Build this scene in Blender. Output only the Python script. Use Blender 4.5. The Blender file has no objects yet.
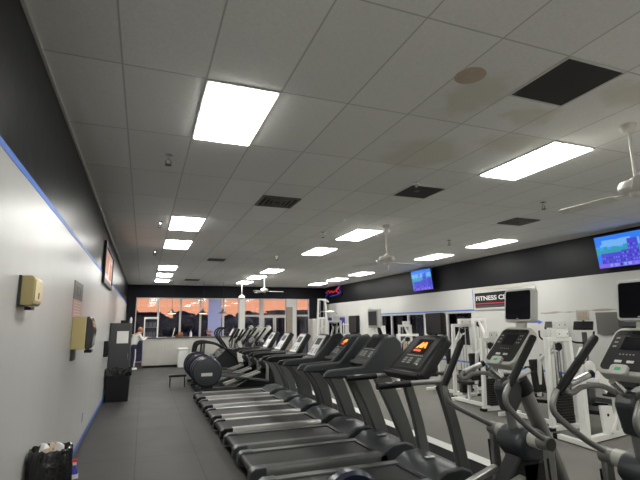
import bpy, bmesh, math, random
from mathutils import Vector, Matrix, Euler
random.seed(4)
PI = math.pi
SC = bpy.context.scene
COL = SC.collection
LX, RX, BY, FY, CZ = -0.78, 9.36, 23.6, -6.5, 3.66     # room: left wall, right wall, far wall, wall behind the camera, ceiling
GX, GY = -0.249, 2.156                                  # origin of the ceiling grid
GW, GL = 0.61, 1.22
BAND = 2.75

# ------------------------------------------------------------------ materials
def mat(name, col, rough=0.5, metal=0.0, emit=None, es=0.0, noise=0.0, nscale=8.0, bump=0.0, bscale=60.0, spec=0.5, coat=0.0):
    m = bpy.data.materials.new(name); m.use_nodes = True
    nt = m.node_tree; b = nt.nodes['Principled BSDF']
    b.inputs['Base Color'].default_value = (*col, 1); b.inputs['Roughness'].default_value = rough
    b.inputs['Metallic'].default_value = metal
    b.inputs['Specular IOR Level'].default_value = spec
    if coat: b.inputs['Coat Weight'].default_value = coat
    if emit: b.inputs['Emission Color'].default_value = (*emit, 1); b.inputs['Emission Strength'].default_value = es
    tc = nt.nodes.new('ShaderNodeTexCoord')
    nz = nt.nodes.new('ShaderNodeTexNoise'); nz.inputs['Scale'].default_value = nscale; nz.inputs['Detail'].default_value = 4
    nt.links.new(tc.outputs['Object'], nz.inputs['Vector'])
    if noise:
        r = nt.nodes.new('ShaderNodeMix'); r.data_type = 'RGBA'
        r.inputs[6].default_value = (*[c*(1-noise) for c in col], 1)
        r.inputs[7].default_value = (*[min(1, c*(1+noise)) for c in col], 1)
        nt.links.new(nz.outputs['Fac'], r.inputs[0]); nt.links.new(r.outputs[2], b.inputs['Base Color'])
    if bump:
        n2 = nt.nodes.new('ShaderNodeTexNoise'); n2.inputs['Scale'].default_value = bscale
        nt.links.new(tc.outputs['Object'], n2.inputs['Vector'])
        bp = nt.nodes.new('ShaderNodeBump'); bp.inputs['Strength'].default_value = bump; bp.inputs['Distance'].default_value = 0.01
        nt.links.new(n2.outputs['Fac'], bp.inputs['Height']); nt.links.new(bp.outputs['Normal'], b.inputs['Normal'])
    return m
M = {}
M['white_metal'] = mat('white_metal', (.78,.78,.74), .35, noise=.05, nscale=3)
M['fan_white'] = mat('fan_white', (.72,.70,.64), .4, noise=.04)
M['light_frame'] = mat('light_frame', (.6,.6,.57), .4)
M['frame_alu'] = mat('frame_alu', (.55,.54,.52), .4, .2, noise=.05)
M['black_plastic'] = mat('black_plastic', (.009,.009,.010), .4, noise=.1, spec=.3)
M['black_rubber'] = mat('black_rubber', (.007,.007,.007), .5, noise=.15, spec=.25)
M['black_vinyl'] = mat('black_vinyl', (.012,.012,.013), .45, bump=.1, spec=.3)
M['belt'] = mat('belt', (.020,.020,.0195), .5, noise=.2, nscale=20, bump=.1, bscale=150, spec=.3)
M['slate'] = mat('slate', (.034,.039,.042), .36, noise=.08, nscale=4)
M['grey_metal'] = mat('grey_metal', (.095,.097,.095), .38, .35, noise=.06, nscale=4)
M['post_grey'] = mat('post_grey', (.082,.085,.082), .42, .1, noise=.08, nscale=4)
M['far_post'] = mat('far_post', (.078,.083,.080), .42, .1, noise=.08, nscale=4)
M['silver'] = mat('silver', (.42,.42,.40), .3, .6, noise=.06, nscale=5)
M['tube_grey'] = mat('tube_grey', (.25,.25,.24), .33, .5, noise=.05)
M['chrome'] = mat('chrome', (.75,.75,.75), .12, 1.0)
M['grip_metal'] = mat('grip_metal', (.6,.6,.6), .3, .9)
M['cream'] = mat('cream', (.50,.50,.44), .4, noise=.04)
M['monitor_frame'] = mat('monitor_frame', (.52,.52,.49), .4, noise=.03)
M['face_dark'] = mat('face_dark', (.016,.017,.018), .3, noise=.15, nscale=25)
M['pale_face'] = mat('pale_face', (.80,.81,.80), .3, noise=.2, nscale=16)
M['screen_off'] = mat('screen_off', (.006,.006,.009), .12)
M['screen_matte'] = mat('screen_matte', (.018,.013,.016), .3)
M['button'] = mat('button', (.32,.32,.3), .5)
M['orange_glow'] = mat('orange_glow', (.8,.2,.02), .4, emit=(1,.25,.03), es=1.0)
M['red_glow'] = mat('red_glow', (.8,.05,.02), .4, emit=(1,.08,.02), es=.7)
M['lcd_green'] = mat('lcd_green', (.05,.25,.12), .3, emit=(.05,.35,.15), es=.3)
M['stack'] = mat('stack', (.012,.012,.012), .35)
M['khaki'] = mat('khaki', (.50,.41,.19), .4, noise=.05)
M['khaki_pale'] = mat('khaki_pale', (.66,.55,.29), .35, noise=.05)
M['smoke'] = mat('smoke', (.03,.032,.034), .18, coat=.5)
M['cab_grey'] = mat('cab_grey', (.045,.048,.050), .5, noise=.05, nscale=3)
M['paper'] = mat('paper', (.72,.72,.70), .7, noise=.05)
M['brown_paper'] = mat('brown_paper', (.50,.40,.30), .8, noise=.15, nscale=30)
M['bag'] = mat('bag', (.006,.006,.007), .22, bump=1.0, bscale=22, coat=.3)
M['tape'] = mat('tape', (.05,.17,.62), .5)
M['navy'] = mat('navy', (.010,.015,.032), .3, noise=.1)
M['white_plastic'] = mat('white_plastic', (.72,.72,.70), .4, noise=.03)
M['counter_front'] = mat('counter_front', (.60,.59,.55), .34, .4, noise=.1, nscale=2.5)
M['counter_top'] = mat('counter_top', (.10,.09,.085), .35, noise=.1)
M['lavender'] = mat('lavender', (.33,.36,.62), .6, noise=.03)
M['red'] = mat('red', (.6,.03,.05), .4)
M['blue_plastic'] = mat('blue_plastic', (.03,.03,.32), .3)
M['skin'] = mat('skin', (.55,.32,.24), .6)
M['shirt'] = mat('shirt', (.62,.62,.60), .8, noise=.08)
M['trousers'] = mat('trousers', (.03,.035,.07), .8, noise=.1)
M['hair'] = mat('hair', (.35,.17,.10), .7)
M['shoe'] = mat('shoe', (.7,.69,.66), .6)
M['stack_black'] = M['stack']
M['baseboard'] = mat('baseboard', (.05,.05,.05), .5)
M['vent'] = mat('vent', (.12,.115,.105), .5)
M['dark_void'] = mat('dark_void', (.03,.027,.026), .8)
M['brown_disc'] = mat('brown_disc', (.50,.41,.32), .7, noise=.12, nscale=30)
M['brass_dark'] = mat('brass_dark', (.05,.045,.04), .4, .6)
M['poster_dark'] = mat('poster_dark', (.05,.05,.055), .4, noise=.25, nscale=15)
M['poster_pink'] = mat('poster_pink', (.55,.30,.27), .35, noise=.25, nscale=18)
M['beige_panel'] = mat('beige_panel', (.42,.33,.23), .6, noise=.1)
M['lamp_shade_metal'] = mat('lamp_shade_metal', (.05,.05,.045), .4)
M['lamp_glow'] = mat('lamp_glow', (.9,.8,.5), .5, emit=(1,.82,.45), es=1.2)
M['drink'] = mat('drink', (.25,.27,.3), .3, noise=.5, nscale=40)
M['cooler_glow'] = mat('cooler_inside', (.05,.06,.075), .4)
M['patch'] = mat('patch', (.34,.30,.26), .8, noise=.2)
M['wood'] = mat('wood', (.22,.12,.06), .6, noise=.2)
M['leaf'] = mat('leaf', (.05,.09,.03), .6, noise=.3)
M['pier'] = mat('pier', (.30,.26,.21), .6, noise=.35, nscale=14)
M['asphalt'] = mat('asphalt', (.05,.052,.12), .7, noise=.3, nscale=.5)
M['treeline'] = mat('treeline', (.05,.052,.12), .9, noise=.4, nscale=.4)
M['far_building'] = mat('far_building', (.03,.025,.045), .8, noise=.1)
M['carton_orange'] = mat('carton_orange', (.5,.2,.08), .6, noise=.2)
M['neon_red'] = mat('neon_red', (.8,.03,.05), .4, emit=(1,.04,.08), es=.2)
M['neon_blue'] = mat('neon_blue', (.03,.08,.8), .4, emit=(.05,.12,1), es=.2)

# diffusers of the ceiling lights
m = mat('diffuser', (.9,.9,.88), .5, emit=(1,.985,.94), es=13.5); M['diffuser'] = m

# glass panes: mostly clear, with reflections
def glass(name, tint, refl=.5):
    m = bpy.data.materials.new(name); m.use_nodes = True; nt = m.node_tree
    nt.nodes.remove(nt.nodes['Principled BSDF']); out = nt.nodes['Material Output']
    t = nt.nodes.new('ShaderNodeBsdfTransparent'); t.inputs[0].default_value = (*tint, 1)
    g = nt.nodes.new('ShaderNodeBsdfGlossy'); g.inputs['Roughness'].default_value = .02
    g.inputs[0].default_value = (.9,.9,.95,1)
    fr = nt.nodes.new('ShaderNodeFresnel'); fr.inputs[0].default_value = 1.5
    mx = nt.nodes.new('ShaderNodeMixShader')
    nt.links.new(fr.outputs[0], mx.inputs[0]); nt.links.new(t.outputs[0], mx.inputs[1]); nt.links.new(g.outputs[0], mx.inputs[2])
    nt.links.new(mx.outputs[0], out.inputs[0]); return m
M['glass'] = glass('window_glass', (.92,.92,.95))

# two-tone painted wall: off-white below the band, black above (world height)
def wall_mat(name, low, high, z0, rough_lo=.35, rough_hi=.3):
    m = bpy.data.materials.new(name); m.use_nodes = True; nt = m.node_tree; b = nt.nodes['Principled BSDF']
    tc = nt.nodes.new('ShaderNodeTexCoord'); sp = nt.nodes.new('ShaderNodeSeparateXYZ'); nt.links.new(tc.outputs['Object'], sp.inputs[0])
    gt = nt.nodes.new('ShaderNodeMath'); gt.operation = 'GREATER_THAN'; gt.inputs[1].default_value = z0; nt.links.new(sp.outputs['Z'], gt.inputs[0])
    nz = nt.nodes.new('ShaderNodeTexNoise'); nz.inputs['Scale'].default_value = 1.3; nz.inputs['Detail'].default_value = 5
    mp = nt.nodes.new('ShaderNodeMapping'); mp.inputs['Scale'].default_value = (1,1.2,.35); nt.links.new(tc.outputs['Object'], mp.inputs[0]); nt.links.new(mp.outputs[0], nz.inputs['Vector'])
    lo = nt.nodes.new('ShaderNodeMix'); lo.data_type = 'RGBA'; lo.inputs[6].default_value = (*[c*.9 for c in low],1); lo.inputs[7].default_value = (*[min(1,c*1.07) for c in low],1)
    nt.links.new(nz.outputs['Fac'], lo.inputs[0])
    mx = nt.nodes.new('ShaderNodeMix'); mx.data_type = 'RGBA'; nt.links.new(gt.outputs[0], mx.inputs[0]); nt.links.new(lo.outputs[2], mx.inputs[6]); mx.inputs[7].default_value = (*high,1)
    nt.links.new(mx.outputs[2], b.inputs['Base Color'])
    mr = nt.nodes.new('ShaderNodeMapRange'); nt.links.new(gt.outputs[0], mr.inputs[0]); mr.inputs[3].default_value = rough_lo; mr.inputs[4].default_value = rough_hi
    nt.links.new(mr.outputs[0], b.inputs['Roughness'])
    ms = nt.nodes.new('ShaderNodeMapRange'); nt.links.new(gt.outputs[0], ms.inputs[0]); ms.inputs[3].default_value = .45; ms.inputs[4].default_value = .16; nt.links.new(ms.outputs[0], b.inputs['Specular IOR Level'])
    bp = nt.nodes.new('ShaderNodeBump'); bp.inputs['Strength'].default_value = .12; bp.inputs['Distance'].default_value = .02
    n2 = nt.nodes.new('ShaderNodeTexNoise'); n2.inputs['Scale'].default_value = 6; nt.links.new(tc.outputs['Object'], n2.inputs['Vector'])
    nt.links.new(n2.outputs['Fac'], bp.inputs['Height']); nt.links.new(bp.outputs[0], b.inputs['Normal'])
    return m
M['wall'] = wall_mat('painted_wall', (.49,.49,.475), (.010,.0105,.012), BAND)
M['wall_right'] = wall_mat('painted_wall_right', (.58,.58,.55), (.009,.0095,.011), BAND, .45, .42)
M['black_wall'] = mat('black_wall', (.007,.008,.013), .5, noise=.1, spec=.2)

def ceiling_mat():
    m = bpy.data.materials.new('ceiling_tiles'); m.use_nodes = True; nt = m.node_tree; b = nt.nodes['Principled BSDF']; b.inputs['Roughness'].default_value = .8
    L = nt.links.new; N = nt.nodes.new
    tc = N('ShaderNodeTexCoord'); sp = N('ShaderNodeSeparateXYZ'); L(tc.outputs['Object'], sp.inputs[0])
    def ma(op, a, b_=None, c=None):
        n = N('ShaderNodeMath'); n.operation = op
        for i, v in enumerate((a, b_, c)):
            if v is None: continue
            if isinstance(v, (int, float)): n.inputs[i].default_value = v
            else: L(v, n.inputs[i])
        return n.outputs[0]
    gx = ma('DIVIDE', ma('SUBTRACT', sp.outputs['X'], GX), GW); gy = ma('DIVIDE', ma('SUBTRACT', sp.outputs['Y'], GY), GL)
    fx = ma('FRACT', ma('ADD', gx, 100)); fy = ma('FRACT', ma('ADD', gy, 100))
    dx = ma('MULTIPLY', ma('SUBTRACT', .5, ma('ABSOLUTE', ma('SUBTRACT', fx, .5))), GW)
    dy = ma('MULTIPLY', ma('SUBTRACT', .5, ma('ABSOLUTE', ma('SUBTRACT', fy, .5))), GL)
    d = ma('MINIMUM', dx, dy)
    bar = ma('LESS_THAN', d, .0045)
    edge = ma('LESS_THAN', d, .009)
    # one tone per tile
    cx = N('ShaderNodeCombineXYZ'); L(ma('FLOOR', gx), cx.inputs[0]); L(ma('FLOOR', gy), cx.inputs[1])
    wn = N('ShaderNodeTexWhiteNoise'); L(cx.outputs[0], wn.inputs['Vector'])
    tone = ma('MULTIPLY_ADD', wn.outputs['Value'], .09, .955)
    sn = N('ShaderNodeTexNoise'); sn.inputs['Scale'].default_value = 45; sn.inputs['Detail'].default_value = 6; L(tc.outputs['Object'], sn.inputs['Vector'])
    spk = ma('MULTIPLY_ADD', sn.outputs['Fac'], .2, .9)
    base = N('ShaderNodeVectorMath'); base.operation = 'SCALE'; base.inputs[0].default_value = (.83,.83,.80); L(ma('MULTIPLY', tone, spk), base.inputs['Scale'])
    # water stains: blotches with a shape of their own
    def blob(px, py, rx, ry, rot=0):
        v = N('ShaderNodeMapping'); v.vector_type = 'TEXTURE'; v.inputs['Location'].default_value = (px, py, 0); v.inputs['Rotation'].default_value = (0,0,rot); v.inputs['Scale'].default_value = (rx, ry, 1)
        nn = N('ShaderNodeTexNoise'); nn.inputs['Scale'].default_value = 3; L(tc.outputs['Object'], nn.inputs['Vector'])
        ad = N('ShaderNodeVectorMath'); ad.operation = 'MULTIPLY_ADD'; L(nn.outputs['Color'], ad.inputs[0]); ad.inputs[1].default_value = (.5,.5,0); L(tc.outputs['Object'], ad.inputs[2])
        sub = N('ShaderNodeVectorMath'); sub.operation='SUBTRACT'; L(ad.outputs[0], sub.inputs[0]); sub.inputs[1].default_value=(.25,.25,0)
        fl = N('ShaderNodeVectorMath'); fl.operation='MULTIPLY'; L(sub.outputs[0], fl.inputs[0]); fl.inputs[1].default_value=(1,1,0)
        L(fl.outputs[0], v.inputs[0])
        ln = N('ShaderNodeVectorMath'); ln.operation = 'LENGTH'; L(v.outputs[0], ln.inputs[0])
        mr = N('ShaderNodeMapRange'); L(ln.outputs['Value'], mr.inputs[0]); mr.inputs[1].default_value = 1; mr.inputs[2].default_value = .55; return mr.outputs[0]
    s = ma('MAXIMUM', blob(2.9, 4.2, .55, .55), ma('MAXIMUM', blob(3.6, 3.6, .4, .3), ma('MAXIMUM', blob(2.55, 2.9, .25, .5), ma('MAXIMUM', blob(3.85, 2.35, .35, .25), blob(3.3, 3.0, .3, .25)))))
    st = N('ShaderNodeMix'); st.data_type = 'RGBA'; L(ma('MULTIPLY', s, .42), st.inputs[0]); L(base.outputs[0], st.inputs[6]); st.inputs[7].default_value = (.56,.52,.38,1)
    e1 = N('ShaderNodeMix'); e1.data_type = 'RGBA'; L(ma('MULTIPLY', edge, .2), e1.inputs[0]); L(st.outputs[2], e1.inputs[6]); e1.inputs[7].default_value = (.3,.3,.29,1)
    e2 = N('ShaderNodeMix'); e2.data_type = 'RGBA'; L(bar, e2.inputs[0]); L(e1.outputs[2], e2.inputs[6]); e2.inputs[7].default_value = (.5,.5,.48,1)
    L(e2.outputs[2], b.inputs['Base Color'])
    bp = N('ShaderNodeBump'); bp.inputs['Strength'].default_value = .35; bp.inputs['Distance'].default_value = .004; L(sn.outputs['Fac'], bp.inputs['Height']); L(bp.outputs[0], b.inputs['Normal'])
    return m
M['ceiling'] = ceiling_mat()

def floor_mat(name, col, seam, sx, sy, ox, oy, rough=.55, speck=.25, spec=.22):
    m = bpy.data.materials.new(name); m.use_nodes = True; nt = m.node_tree; b = nt.nodes['Principled BSDF']; b.inputs['Roughness'].default_value = rough; b.inputs['Specular IOR Level'].default_value = spec
    L = nt.links.new; N = nt.nodes.new
    tc = N('ShaderNodeTexCoord'); sp = N('ShaderNodeSeparateXYZ'); L(tc.outputs['Object'], sp.inputs[0])
    def ma(op, a, b_=None, c=None):
        n = N('ShaderNodeMath'); n.operation = op
        for i, v in enumerate((a, b_, c)):
            if v is None: continue
            if isinstance(v, (int, float)): n.inputs[i].default_value = v
            else: L(v, n.inputs[i])
        return n.outputs[0]
    gx = ma('DIVIDE', ma('SUBTRACT', sp.outputs['X'], ox), sx); gy = ma('DIVIDE', ma('SUBTRACT', sp.outputs['Y'], oy), sy)
    fx = ma('FRACT', ma('ADD', gx, 50)); fy = ma('FRACT', ma('ADD', gy, 50))
    d = ma('MINIMUM', ma('MULTIPLY', ma('SUBTRACT', .5, ma('ABSOLUTE', ma('SUBTRACT', fx, .5))), sx), ma('MULTIPLY', ma('SUBTRACT', .5, ma('ABSOLUTE', ma('SUBTRACT', fy, .5))), sy))
    ln = ma('LESS_THAN', d, .008)
    cx = N('ShaderNodeCombineXYZ'); L(ma('FLOOR', gx), cx.inputs[0]); L(ma('FLOOR', gy), cx.inputs[1])
    wn = N('ShaderNodeTexWhiteNoise'); L(cx.outputs[0], wn.inputs['Vector'])
    n1 = N('ShaderNodeTexNoise'); n1.inputs['Scale'].default_value = 90; L(tc.outputs['Object'], n1.inputs['Vector'])
    n2 = N('ShaderNodeTexNoise'); n2.inputs['Scale'].default_value = 1.6; n2.inputs['Detail'].default_value = 5; L(tc.outputs['Object'], n2.inputs['Vector'])
    f = ma('MULTIPLY', ma('MULTIPLY_ADD', wn.outputs['Value'], .14, .93), ma('MULTIPLY', ma('MULTIPLY_ADD', n1.outputs['Fac'], speck*2, 1-speck), ma('MULTIPLY_ADD', n2.outputs['Fac'], .5, .75)))
    base = N('ShaderNodeVectorMath'); base.operation = 'SCALE'; base.inputs[0].default_value = col; L(f, base.inputs['Scale'])
    mx = N('ShaderNodeMix'); mx.data_type = 'RGBA'; L(ma('MULTIPLY', ln, seam), mx.inputs[0]); L(base.outputs[0], mx.inputs[6]); mx.inputs[7].default_value = (.01,.01,.01,1)
    L(mx.outputs[2], b.inputs['Base Color'])
    rr = N('ShaderNodeMapRange'); L(n2.outputs['Fac'], rr.inputs[0]); rr.inputs[3].default_value = rough-.1; rr.inputs[4].default_value = rough+.1; L(rr.outputs[0], b.inputs['Roughness'])
    bp = N('ShaderNodeBump'); bp.inputs['Strength'].default_value = .25; bp.inputs['Distance'].default_value = .003; L(n1.outputs['Fac'], bp.inputs['Height']); L(bp.outputs[0], b.inputs['Normal'])
    return m
M['floor_mats'] = floor_mat('rubber_mats', (.046,.0435,.041), .75, .78, 1.83, 0.0, 5.0-1.83*3+1.95)
M['floor_grey'] = floor_mat('grey_rubber_floor', (.15,.146,.13), .0, 5, 5, 0, 0, .7, .3)
M['floor_strip'] = floor_mat('black_rubber_strip', (.008,.008,.0085), .0, 5, 5, 0, 0, .8, .2, .1)
M['floor_bounce'] = floor_mat('pale_bounce_tiles', (.62,.60,.56), .4, .45, .45, 0, 0, .4, .08)
M['line_white'] = mat('line_white', (.66,.66,.62), .5, noise=.08)

# ------------------------------------------------------------------ mesh builder
class MB:
    def __init__(s): s.bm = bmesh.new(); s.mi = 0
    def f(s, vs):
        try:
            fc = s.bm.faces.new(vs); fc.material_index = s.mi; return fc
        except ValueError: return None
    def box(s, x0, x1, y0, y1, z0, z1):
        v = [s.bm.verts.new((x, y, z)) for z in (z0, z1) for y in (y0, y1) for x in (x0, x1)]
        for q in ((0,2,3,1),(4,5,7,6),(0,1,5,4),(2,6,7,3),(0,4,6,2),(1,3,7,5)): s.f([v[i] for i in q])
        return s
    def obox(s, c, size, rot=(0,0,0)):
        R = Euler(rot).to_matrix(); c = Vector(c); h = [q/2 for q in size]
        v = [s.bm.verts.new(c + R @ Vector((x*h[0], y*h[1], z*h[2]))) for z in (-1,1) for y in (-1,1) for x in (-1,1)]
        for q in ((0,2,3,1),(4,5,7,6),(0,1,5,4),(2,6,7,3),(0,4,6,2),(1,3,7,5)): s.f([v[i] for i in q])
        return s
    def bar(s, a, b, w, h, up=(0,0,1)):
        a = Vector(a); b = Vector(b); d = (b-a).normalized(); u = Vector(up)
        sd = d.cross(u)
        if sd.length < 1e-4: sd = d.cross(Vector((0,1,0)))
        sd.normalize(); u = sd.cross(d)
        rings = [[s.bm.verts.new(p + sd*(i*w/2) + u*(j*h/2)) for i, j in ((-1,-1),(1,-1),(1,1),(-1,1))] for p in (a, b)]
        s.f(rings[0][::-1]); s.f(rings[1])
        for i in range(4): s.f([rings[0][i], rings[0][(i+1)%4], rings[1][(i+1)%4], rings[1][i]])
        return s
    def prism(s, pts, y0, y1, axis='y'):
        def P(p, t):
            return {'y': (p[0], t, p[1]), 'x': (t, p[0], p[1]), 'z': (p[0], p[1], t)}[axis]
        a = [s.bm.verts.new(P(p, y0)) for p in pts]; b = [s.bm.verts.new(P(p, y1)) for p in pts]
        s.f(a); s.f(b[::-1]); n = len(pts)
        for i in range(n): s.f([a[i], b[i], b[(i+1)%n], a[(i+1)%n]])
        return s
    def tube(s, pts, r, n=10, cap=True, rs=None, flat=1.0):
        P = [Vector(p) for p in pts]; rings = []; prev = None
        for i, p in enumerate(P):
            d = (P[min(i+1, len(P)-1)] - P[max(i-1, 0)]).normalized()
            if prev is None: u = d.orthogonal().normalized() if flat == 1.0 else Vector((0,1,0))
            else: u = prev
            u = (u - d*u.dot(d)).normalized(); prev = u; w = d.cross(u); rr = rs[i] if rs else r
            rings.append([s.bm.verts.new(p + u*math.cos(2*PI*k/n)*rr + w*math.sin(2*PI*k/n)*rr*flat) for k in range(n)])
        for a, b in zip(rings, rings[1:]):
            for k in range(n): s.f([a[k], a[(k+1)%n], b[(k+1)%n], b[k]])
        if cap: s.f(rings[0][::-1]); s.f(rings[-1])
        return s
    def cyl(s, a, b, r, n=20, r2=None): return s.tube([a, b], r, n, rs=[r, r if r2 is None else r2])
    def lathe(s, prof, c=(0,0,0), n=24, axis='z'):
        rings = []
        for r, z in prof:
            ring = []
            for k in range(n):
                a = 2*PI*k/n; x, y = r*math.cos(a), r*math.sin(a)
                p = {'z': (x, y, z), 'y': (x, z, y), 'x': (z, x, y)}[axis]
                ring.append(s.bm.verts.new((p[0]+c[0], p[1]+c[1], p[2]+c[2])))
            rings.append(ring)
        for a, b in zip(rings, rings[1:]):
            for k in range(n): s.f([a[k], a[(k+1)%n], b[(k+1)%n], b[k]])
        s.f(rings[0][::-1]); s.f(rings[-1]); return s
    def build(s, name, mats, parent=None, bevel=0, seg=2, sub=0, smooth=True):
        bmesh.ops.remove_doubles(s.bm, verts=s.bm.verts, dist=1e-5)
        bmesh.ops.recalc_face_normals(s.bm, faces=s.bm.faces)
        if smooth:
            for f in s.bm.faces: f.smooth = True
            for e in s.bm.edges:
                if len(e.link_faces) != 2 or e.calc_face_angle(0) > math.radians(35): e.smooth = False
        me = bpy.data.meshes.new(name); s.bm.to_mesh(me); s.bm.free()
        for mm in (mats if isinstance(mats, (list, tuple)) else [mats]): me.materials.append(M[mm] if isinstance(mm, str) else mm)
        o = bpy.data.objects.new(name, me); COL.objects.link(o)
        if parent is not None: o.parent = parent
        if bevel:
            b = o.modifiers.new('bevel', 'BEVEL'); b.width = bevel; b.segments = seg; b.limit_method = 'ANGLE'; b.angle_limit = math.radians(35); b.harden_normals = False
        if sub:
            b = o.modifiers.new('sub', 'SUBSURF'); b.levels = sub; b.render_levels = sub
        return o
def tag(o, label=None, cat=None, group=None, kind=None):
    if label: o['label'] = label
    if cat: o['category'] = cat
    if group: o['group'] = group
    if kind: o['kind'] = kind
    return o
def empty(name, loc=(0,0,0), rz=0.0):
    o = bpy.data.objects.new(name, None); COL.objects.link(o); o.location = loc; o.rotation_euler = (0,0,rz); o.empty_display_size = .1; return o
def copy_tree(o, parent=None):
    kids = [c for c in COL.objects if c.parent == o]
    c = o.copy(); COL.objects.link(c)
    if parent is not None: c.parent = parent
    for k in kids: copy_tree(k, c)
    return c
def struct(o): o['kind'] = 'structure'; return o
def box(name, m, x0, x1, y0, y1, z0, z1, parent=None, bevel=0):
    return MB().box(x0,x1,y0,y1,z0,z1).build(name, m, parent, bevel)
def text_mesh(name, body, size, m, mtx, parent=None, extrude=.002, bold=0.0, shear=0.0, sx=1.0):
    cu = bpy.data.curves.new('t', 'FONT'); cu.body = body; cu.size = size; cu.extrude = extrude; cu.offset = bold; cu.shear = shear
    t = bpy.data.objects.new('t', cu); COL.objects.link(t)
    bpy.context.view_layer.update()
    me = bpy.data.meshes.new_from_object(t.evaluated_get(bpy.context.evaluated_depsgraph_get()))
    bpy.data.objects.remove(t); bpy.data.curves.remove(cu)
    me.transform(mtx @ Matrix.Diagonal((sx,1,1,1))); me.name = name; me.materials.clear(); me.materials.append(M[m])
    o = bpy.data.objects.new(name, me); COL.objects.link(o)
    if parent is not None: o.parent = parent
    return o
def arc(c, r, a0, a1, n, plane='xz'):
    out = []
    for i in range(n+1):
        a = a0+(a1-a0)*i/n
        if plane == 'xz': out.append((c[0]+r*math.cos(a), c[1], c[2]+r*math.sin(a)))
        elif plane == 'xy': out.append((c[0]+r*math.cos(a), c[1]+r*math.sin(a), c[2]))
        else: out.append((c[0], c[1]+r*math.cos(a), c[2]+r*math.sin(a)))
    return out
def smoothpath(pts, n=6):
    P = [Vector(p) for p in pts]; out = []
    for i in range(len(P)-1):
        p0 = P[max(i-1,0)]; p1 = P[i]; p2 = P[i+1]; p3 = P[min(i+2,len(P)-1)]
        for k in range(n):
            t = k/n; out.append(.5*((2*p1)+(p2-p0)*t+(2*p0-5*p1+4*p2-p3)*t*t+(3*p1-p0-3*p2+p3)*t**3))
    out.append(P[-1]); return out

# ------------------------------------------------------------------ room shell
T = .15
struct(box('floor', 'floor_mats', LX-T, 3.42, -1.0, BY+T, -.12, 0))
struct(box('floor', 'floor_bounce', LX-T, RX+T, FY-T, -1.0, -.12, 0))  # unseen floor behind the camera, made pale to bounce light onto the ceiling
struct(box('floor', 'floor_strip', 3.42, 4.05, -1.0, BY+T, -.12, 0))
struct(box('floor', 'floor_grey', 4.05, RX+T, -1.0, BY+T, -.12, 0))
struct(box('trim_1', 'line_white', 4.05, 4.25, -1.0, BY, -.001, .004))
# ceiling with the openings left out: cells covered by light fittings stay behind the fittings
struct(box('ceiling', 'ceiling', LX-T, RX+T, FY-T, BY+T, CZ, CZ+.12))
struct(box('wall_left', 'wall', LX-T, LX, FY-T, BY+T, 0, CZ))
struct(box('wall_near', 'wall', LX, RX, FY-T, FY, 0, CZ))
# perimeter angle where the left wall meets the ceiling
struct(box('trim_2', 'light_frame', LX, LX+.022, FY, BY, CZ-.022, CZ))
struct(box('trim_3', 'light_frame', RX-.022, RX, FY, BY, CZ-.022, CZ))
# right wall with its window openings
W2 = [(11.42, 17.25, .98, 2.06), (20.9, 23.3, .85, 2.06)]
mb = MB()
ys = [FY-T, 11.42, 17.25, 20.9, 23.3, BY+T]
mb.box(RX, RX+T, FY-T, 11.42, 0, CZ).box(RX, RX+T, 17.25, 20.9, 0, CZ).box(RX, RX+T, 23.3, BY+T, 0, CZ)
for (a, b, c, d) in W2: mb.box(RX, RX+T, a, b, 0, c).box(RX, RX+T, a, b, d, CZ)
struct(mb.build('wall_right', 'wall_right', smooth=False))
# far wall: black header, black piers left and right, everything else glazed
mb = MB()
mb.box(LX, RX, BY, BY+T, 3.04, CZ).box(LX, -.38, BY, BY+T, 0, 3.04).box(8.42, RX, BY, BY+T, 0, 3.04)
struct(mb.build('wall_back', 'black_wall', smooth=False))
struct(box('baseboard_left', 'baseboard', LX, LX+.015, FY, BY, 0, .1))
struct(box('baseboard_right', 'baseboard', RX-.015, RX, FY, BY, 0, .1))

def window_back(n, x0, x1, z0, z1, fw=.045):
    mb = MB()
    mb.box(x0, x0+fw, BY-.03, BY+.07, z0, z1).box(x1-fw, x1, BY-.03, BY+.07, z0, z1)
    mb.box(x0+fw, x1-fw, BY-.03, BY+.07, z0, z0+fw).box(x0+fw, x1-fw, BY-.03, BY+.07, z1-fw, z1)
    o = struct(mb.build('window_%d' % n, 'frame_alu', smooth=False))
    box('pane', 'glass', x0+fw, x1-fw, BY+.015, BY+.023, z0+fw, z1-fw, o)
    return o
wx = [-.38, .65, 1.68, 2.65, 3.79, 4.6]
for i in range(5): window_back(i+1, wx[i], wx[i+1], .0, 3.04)
struct(box('trim_4', 'white_plastic', 4.6, 4.86, BY-.08, BY+.1, 0, 3.04))
window_back(6, 4.86, 5.70, 0, 2.15); window_back(7, 4.86, 5.70, 2.15, 3.04)
struct(box('trim_5', 'frame_alu', 5.70, 5.84, BY-.05, BY+.1, 0, 3.04))
window_back(8, 5.84, 7.12, 2.15, 3.04)
struct(box('trim_6', 'pier', 7.12, 7.44, BY-.12, BY+.1, 0, 2.6))
struct(box('trim_7', 'white_plastic', 7.12, 7.66, BY-.06, BY+.1, 2.6, 3.04))
struct(box('trim_8', 'white_plastic', 7.44, 7.66, BY-.06, BY+.1, 0, 2.6))
window_back(9, 7.66, 8.42, 0, 2.15); window_back(10, 7.66, 8.42, 2.15, 3.04)
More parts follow.
